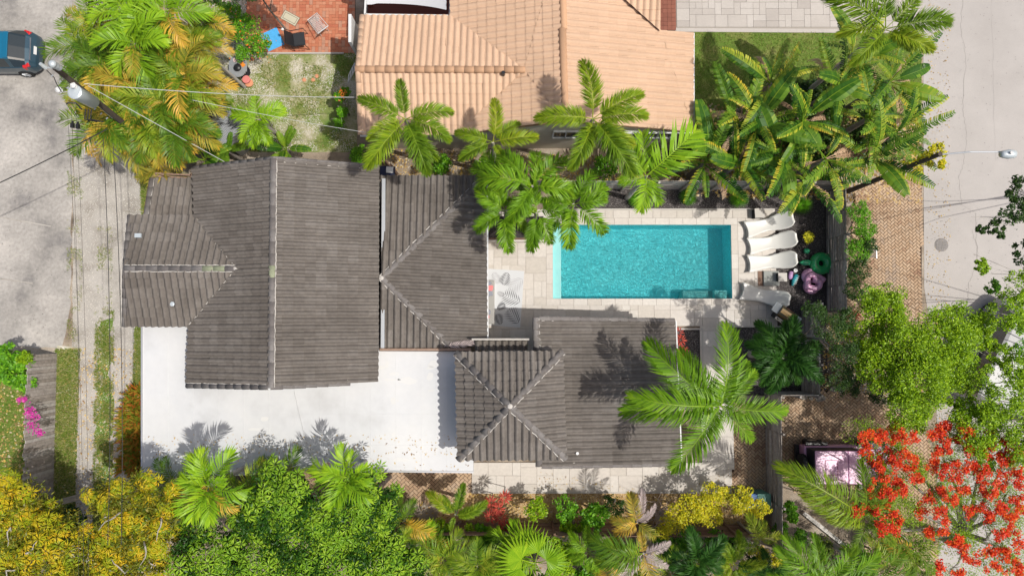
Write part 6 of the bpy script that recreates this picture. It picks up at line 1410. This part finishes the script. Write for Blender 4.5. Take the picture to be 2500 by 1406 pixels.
fc += [(2395, 1085), (2415, 1095), (2460, 1130), (2495, 1110), (2400, 1195), (2355, 1200), (2325, 1215), (2300, 1200), (2415, 1260), (2465, 1260), (2490, 1250), (2415, 1340), (2475, 1375), (2270, 1210), (2130, 1205)]
for i, (px, py) in enumerate(fc):
    z = random.uniform(5.0, 5.6); c = np.array(P(px, py, z)); n_ = 300; q = rng.normal(size=(n_, 3)); q /= np.linalg.norm(q, axis=1)[:, None]; sub_ = c + rng.normal(size=(7, 3)) * np.array([.135, .135, .045]); 
    pts = sub_[rng.integers(0, 7, n_)] + q * (rng.random(n_) ** .5)[:, None] * np.array([.15, .15, .08]); V = leaf_quads(pts, .07, .6, .75)
    link('flower_cluster', npmesh('flower_cluster', V.reshape(-1, 3), np.arange(n_ * 4).reshape(-1, 4), M['red'], np.clip(rng.normal(.35, .3, n_), 0, 1)), t_)
B_ = []
for (px, py) in fc + [(e[0], e[1]) for e in ends]: c = P(px + random.uniform(-15, 15), py + random.uniform(-12, 12), 4.8); B_.append((tuple(c), random.uniform(.35, .6)))
crown(B_, 1700, .07, M['lime'], t_, 'foliage', sub=7, subr=.6, aspect=.35, inner=.1)
# fallen dry palm frond on the roof
c = P(1085, 845, 2.95); t_ = tag(link('fallen_frond', FR['grey'][0], None, Matrix.Translation(c) @ Matrix.Rotation(.12, 4, 'Z') @ Matrix.Scale(1.9, 4) @ Matrix.Diagonal((1, .45, .12, 1))), 'dry fallen palm frond lying on the lower edge of the grey hip roof', 'palm frond')

tree('leafy branches at the right edge between the green trees', [(2490, 780, 40, 5.0), (2420, 700, 22, 5.0), (2500, 860, 40, 4.8), (2350, 1010, 35, 4.2), (2400, 1130, 30, 4.0)], M['green'], leaf=.10, per=2000, bark='palebark', r0=.08, foot=(2560, 900), inner=.05, subr=.24)
palm('palm frond cluster poking out between the umbrella trees', 800, 1310, 3.9, [(860, 1330), (745, 1300), (800, 1370), (830, 1260)], 'areca', trunk=.06)
palm('drooping palm between the mango and umbrella trees', 455, 1265, 4.0, [(420, 1215), (500, 1230), (470, 1310), (410, 1290)], 'areca', trunk=.06, dead=2)
for px, py, h, kd, L_, lb in ((1440, 1345, 2.6, 'xmas', 1.0, 'small bright palm left of the grey lower fence'), (1520, 1395, 2.4, 'areca', 1.2, 'palm right of the grey lower fence at the bottom edge'), (1640, 1395, 2.6, 'areca', 1.2, 'olive palm between the grey and gold palm and the dark palm'),
        (1790, 1375, 2.8, 'foxtail', 1.3, 'bushy palm at the bottom edge right of the dark palm'), (1870, 1400, 2.6, 'dark', 1.2, 'low dark palm at the bottom edge beside the gate fence end'), (1030, 1320, 2.8, 'broad', 1.1, 'broad leaved palm at the right foot of the umbrella trees'),
        (1230, 1395, 2.4, 'xmas', 1.0, 'small palm wedged between the two fan palms'), (2230, 1340, 2.6, 'areca', 1.2, 'small palm under the red blossom near the street'), (960, 1335, 3.4, 'areca', 1.1, 'palm fronds rising out of the right umbrella trees')):
    palm(lb, px, py, h, None, kd, n=9, L_=L_, trunk=.05, alt=('arecagold', .15))
for lb, bl, mm_, lf in (('lime shrub at the bottom edge right of the grey lower fence', [(1500, 1335, 30, 1.4), (1545, 1400, 30, 1.4)], 'lime', .09), ('green shrub row above the bottom edge below the brown fence', [(1620, 1310, 32, 1.3), (1680, 1318, 34, 1.5), (1745, 1315, 30, 1.3), (1800, 1322, 28, 1.3)], 'green', .10),
        ('yellow shrub at the bottom edge near the gate fence', [(1850, 1350, 26, 1.5), (1900, 1365, 24, 1.3)], 'yellowleaf', .09), ('green shrub between curb and gate fence', [(1905, 1290, 24, 1.0), (1950, 1310, 22, .9)], 'green', .11), ('lime shrub under the three-frond palm', [(1080, 1290, 24, 1.1), (1150, 1295, 22, 1.1)], 'lime', .10)):
    tree(lb, bl, M[mm_], leaf=lf, per=2600, name='shrub', r0=.04, inner=.2, sub=20, aspect=.5)
# vine round the top of the lamp post
t_ = thing('climbing_vine', 'yellow-green vine climbing the top of the street lamp post', 'plant', base_lamp)
crown([(tuple(P(2285, 372, 6.2)), .38), (tuple(P(2262, 392, 5.4)), .30), (tuple(P(2300, 402, 5.8)), .2), (tuple(P(2225, 410, 4.2)), .4), (tuple(P(2170, 425, 3.2)), .45)], 1300, .12, M['yellowleaf'], t_, 'foliage', sub=9, subr=.4)

scatter('ornamental_grass', [(322, 950), (350, 950), (349, 1150), (300, 1150), (304, 1010)], 2600, (.25, .55), M['orange'], 'rust orange tall grass against the left edge of the white roof', True, nz(1.5, .15, .5, 1))
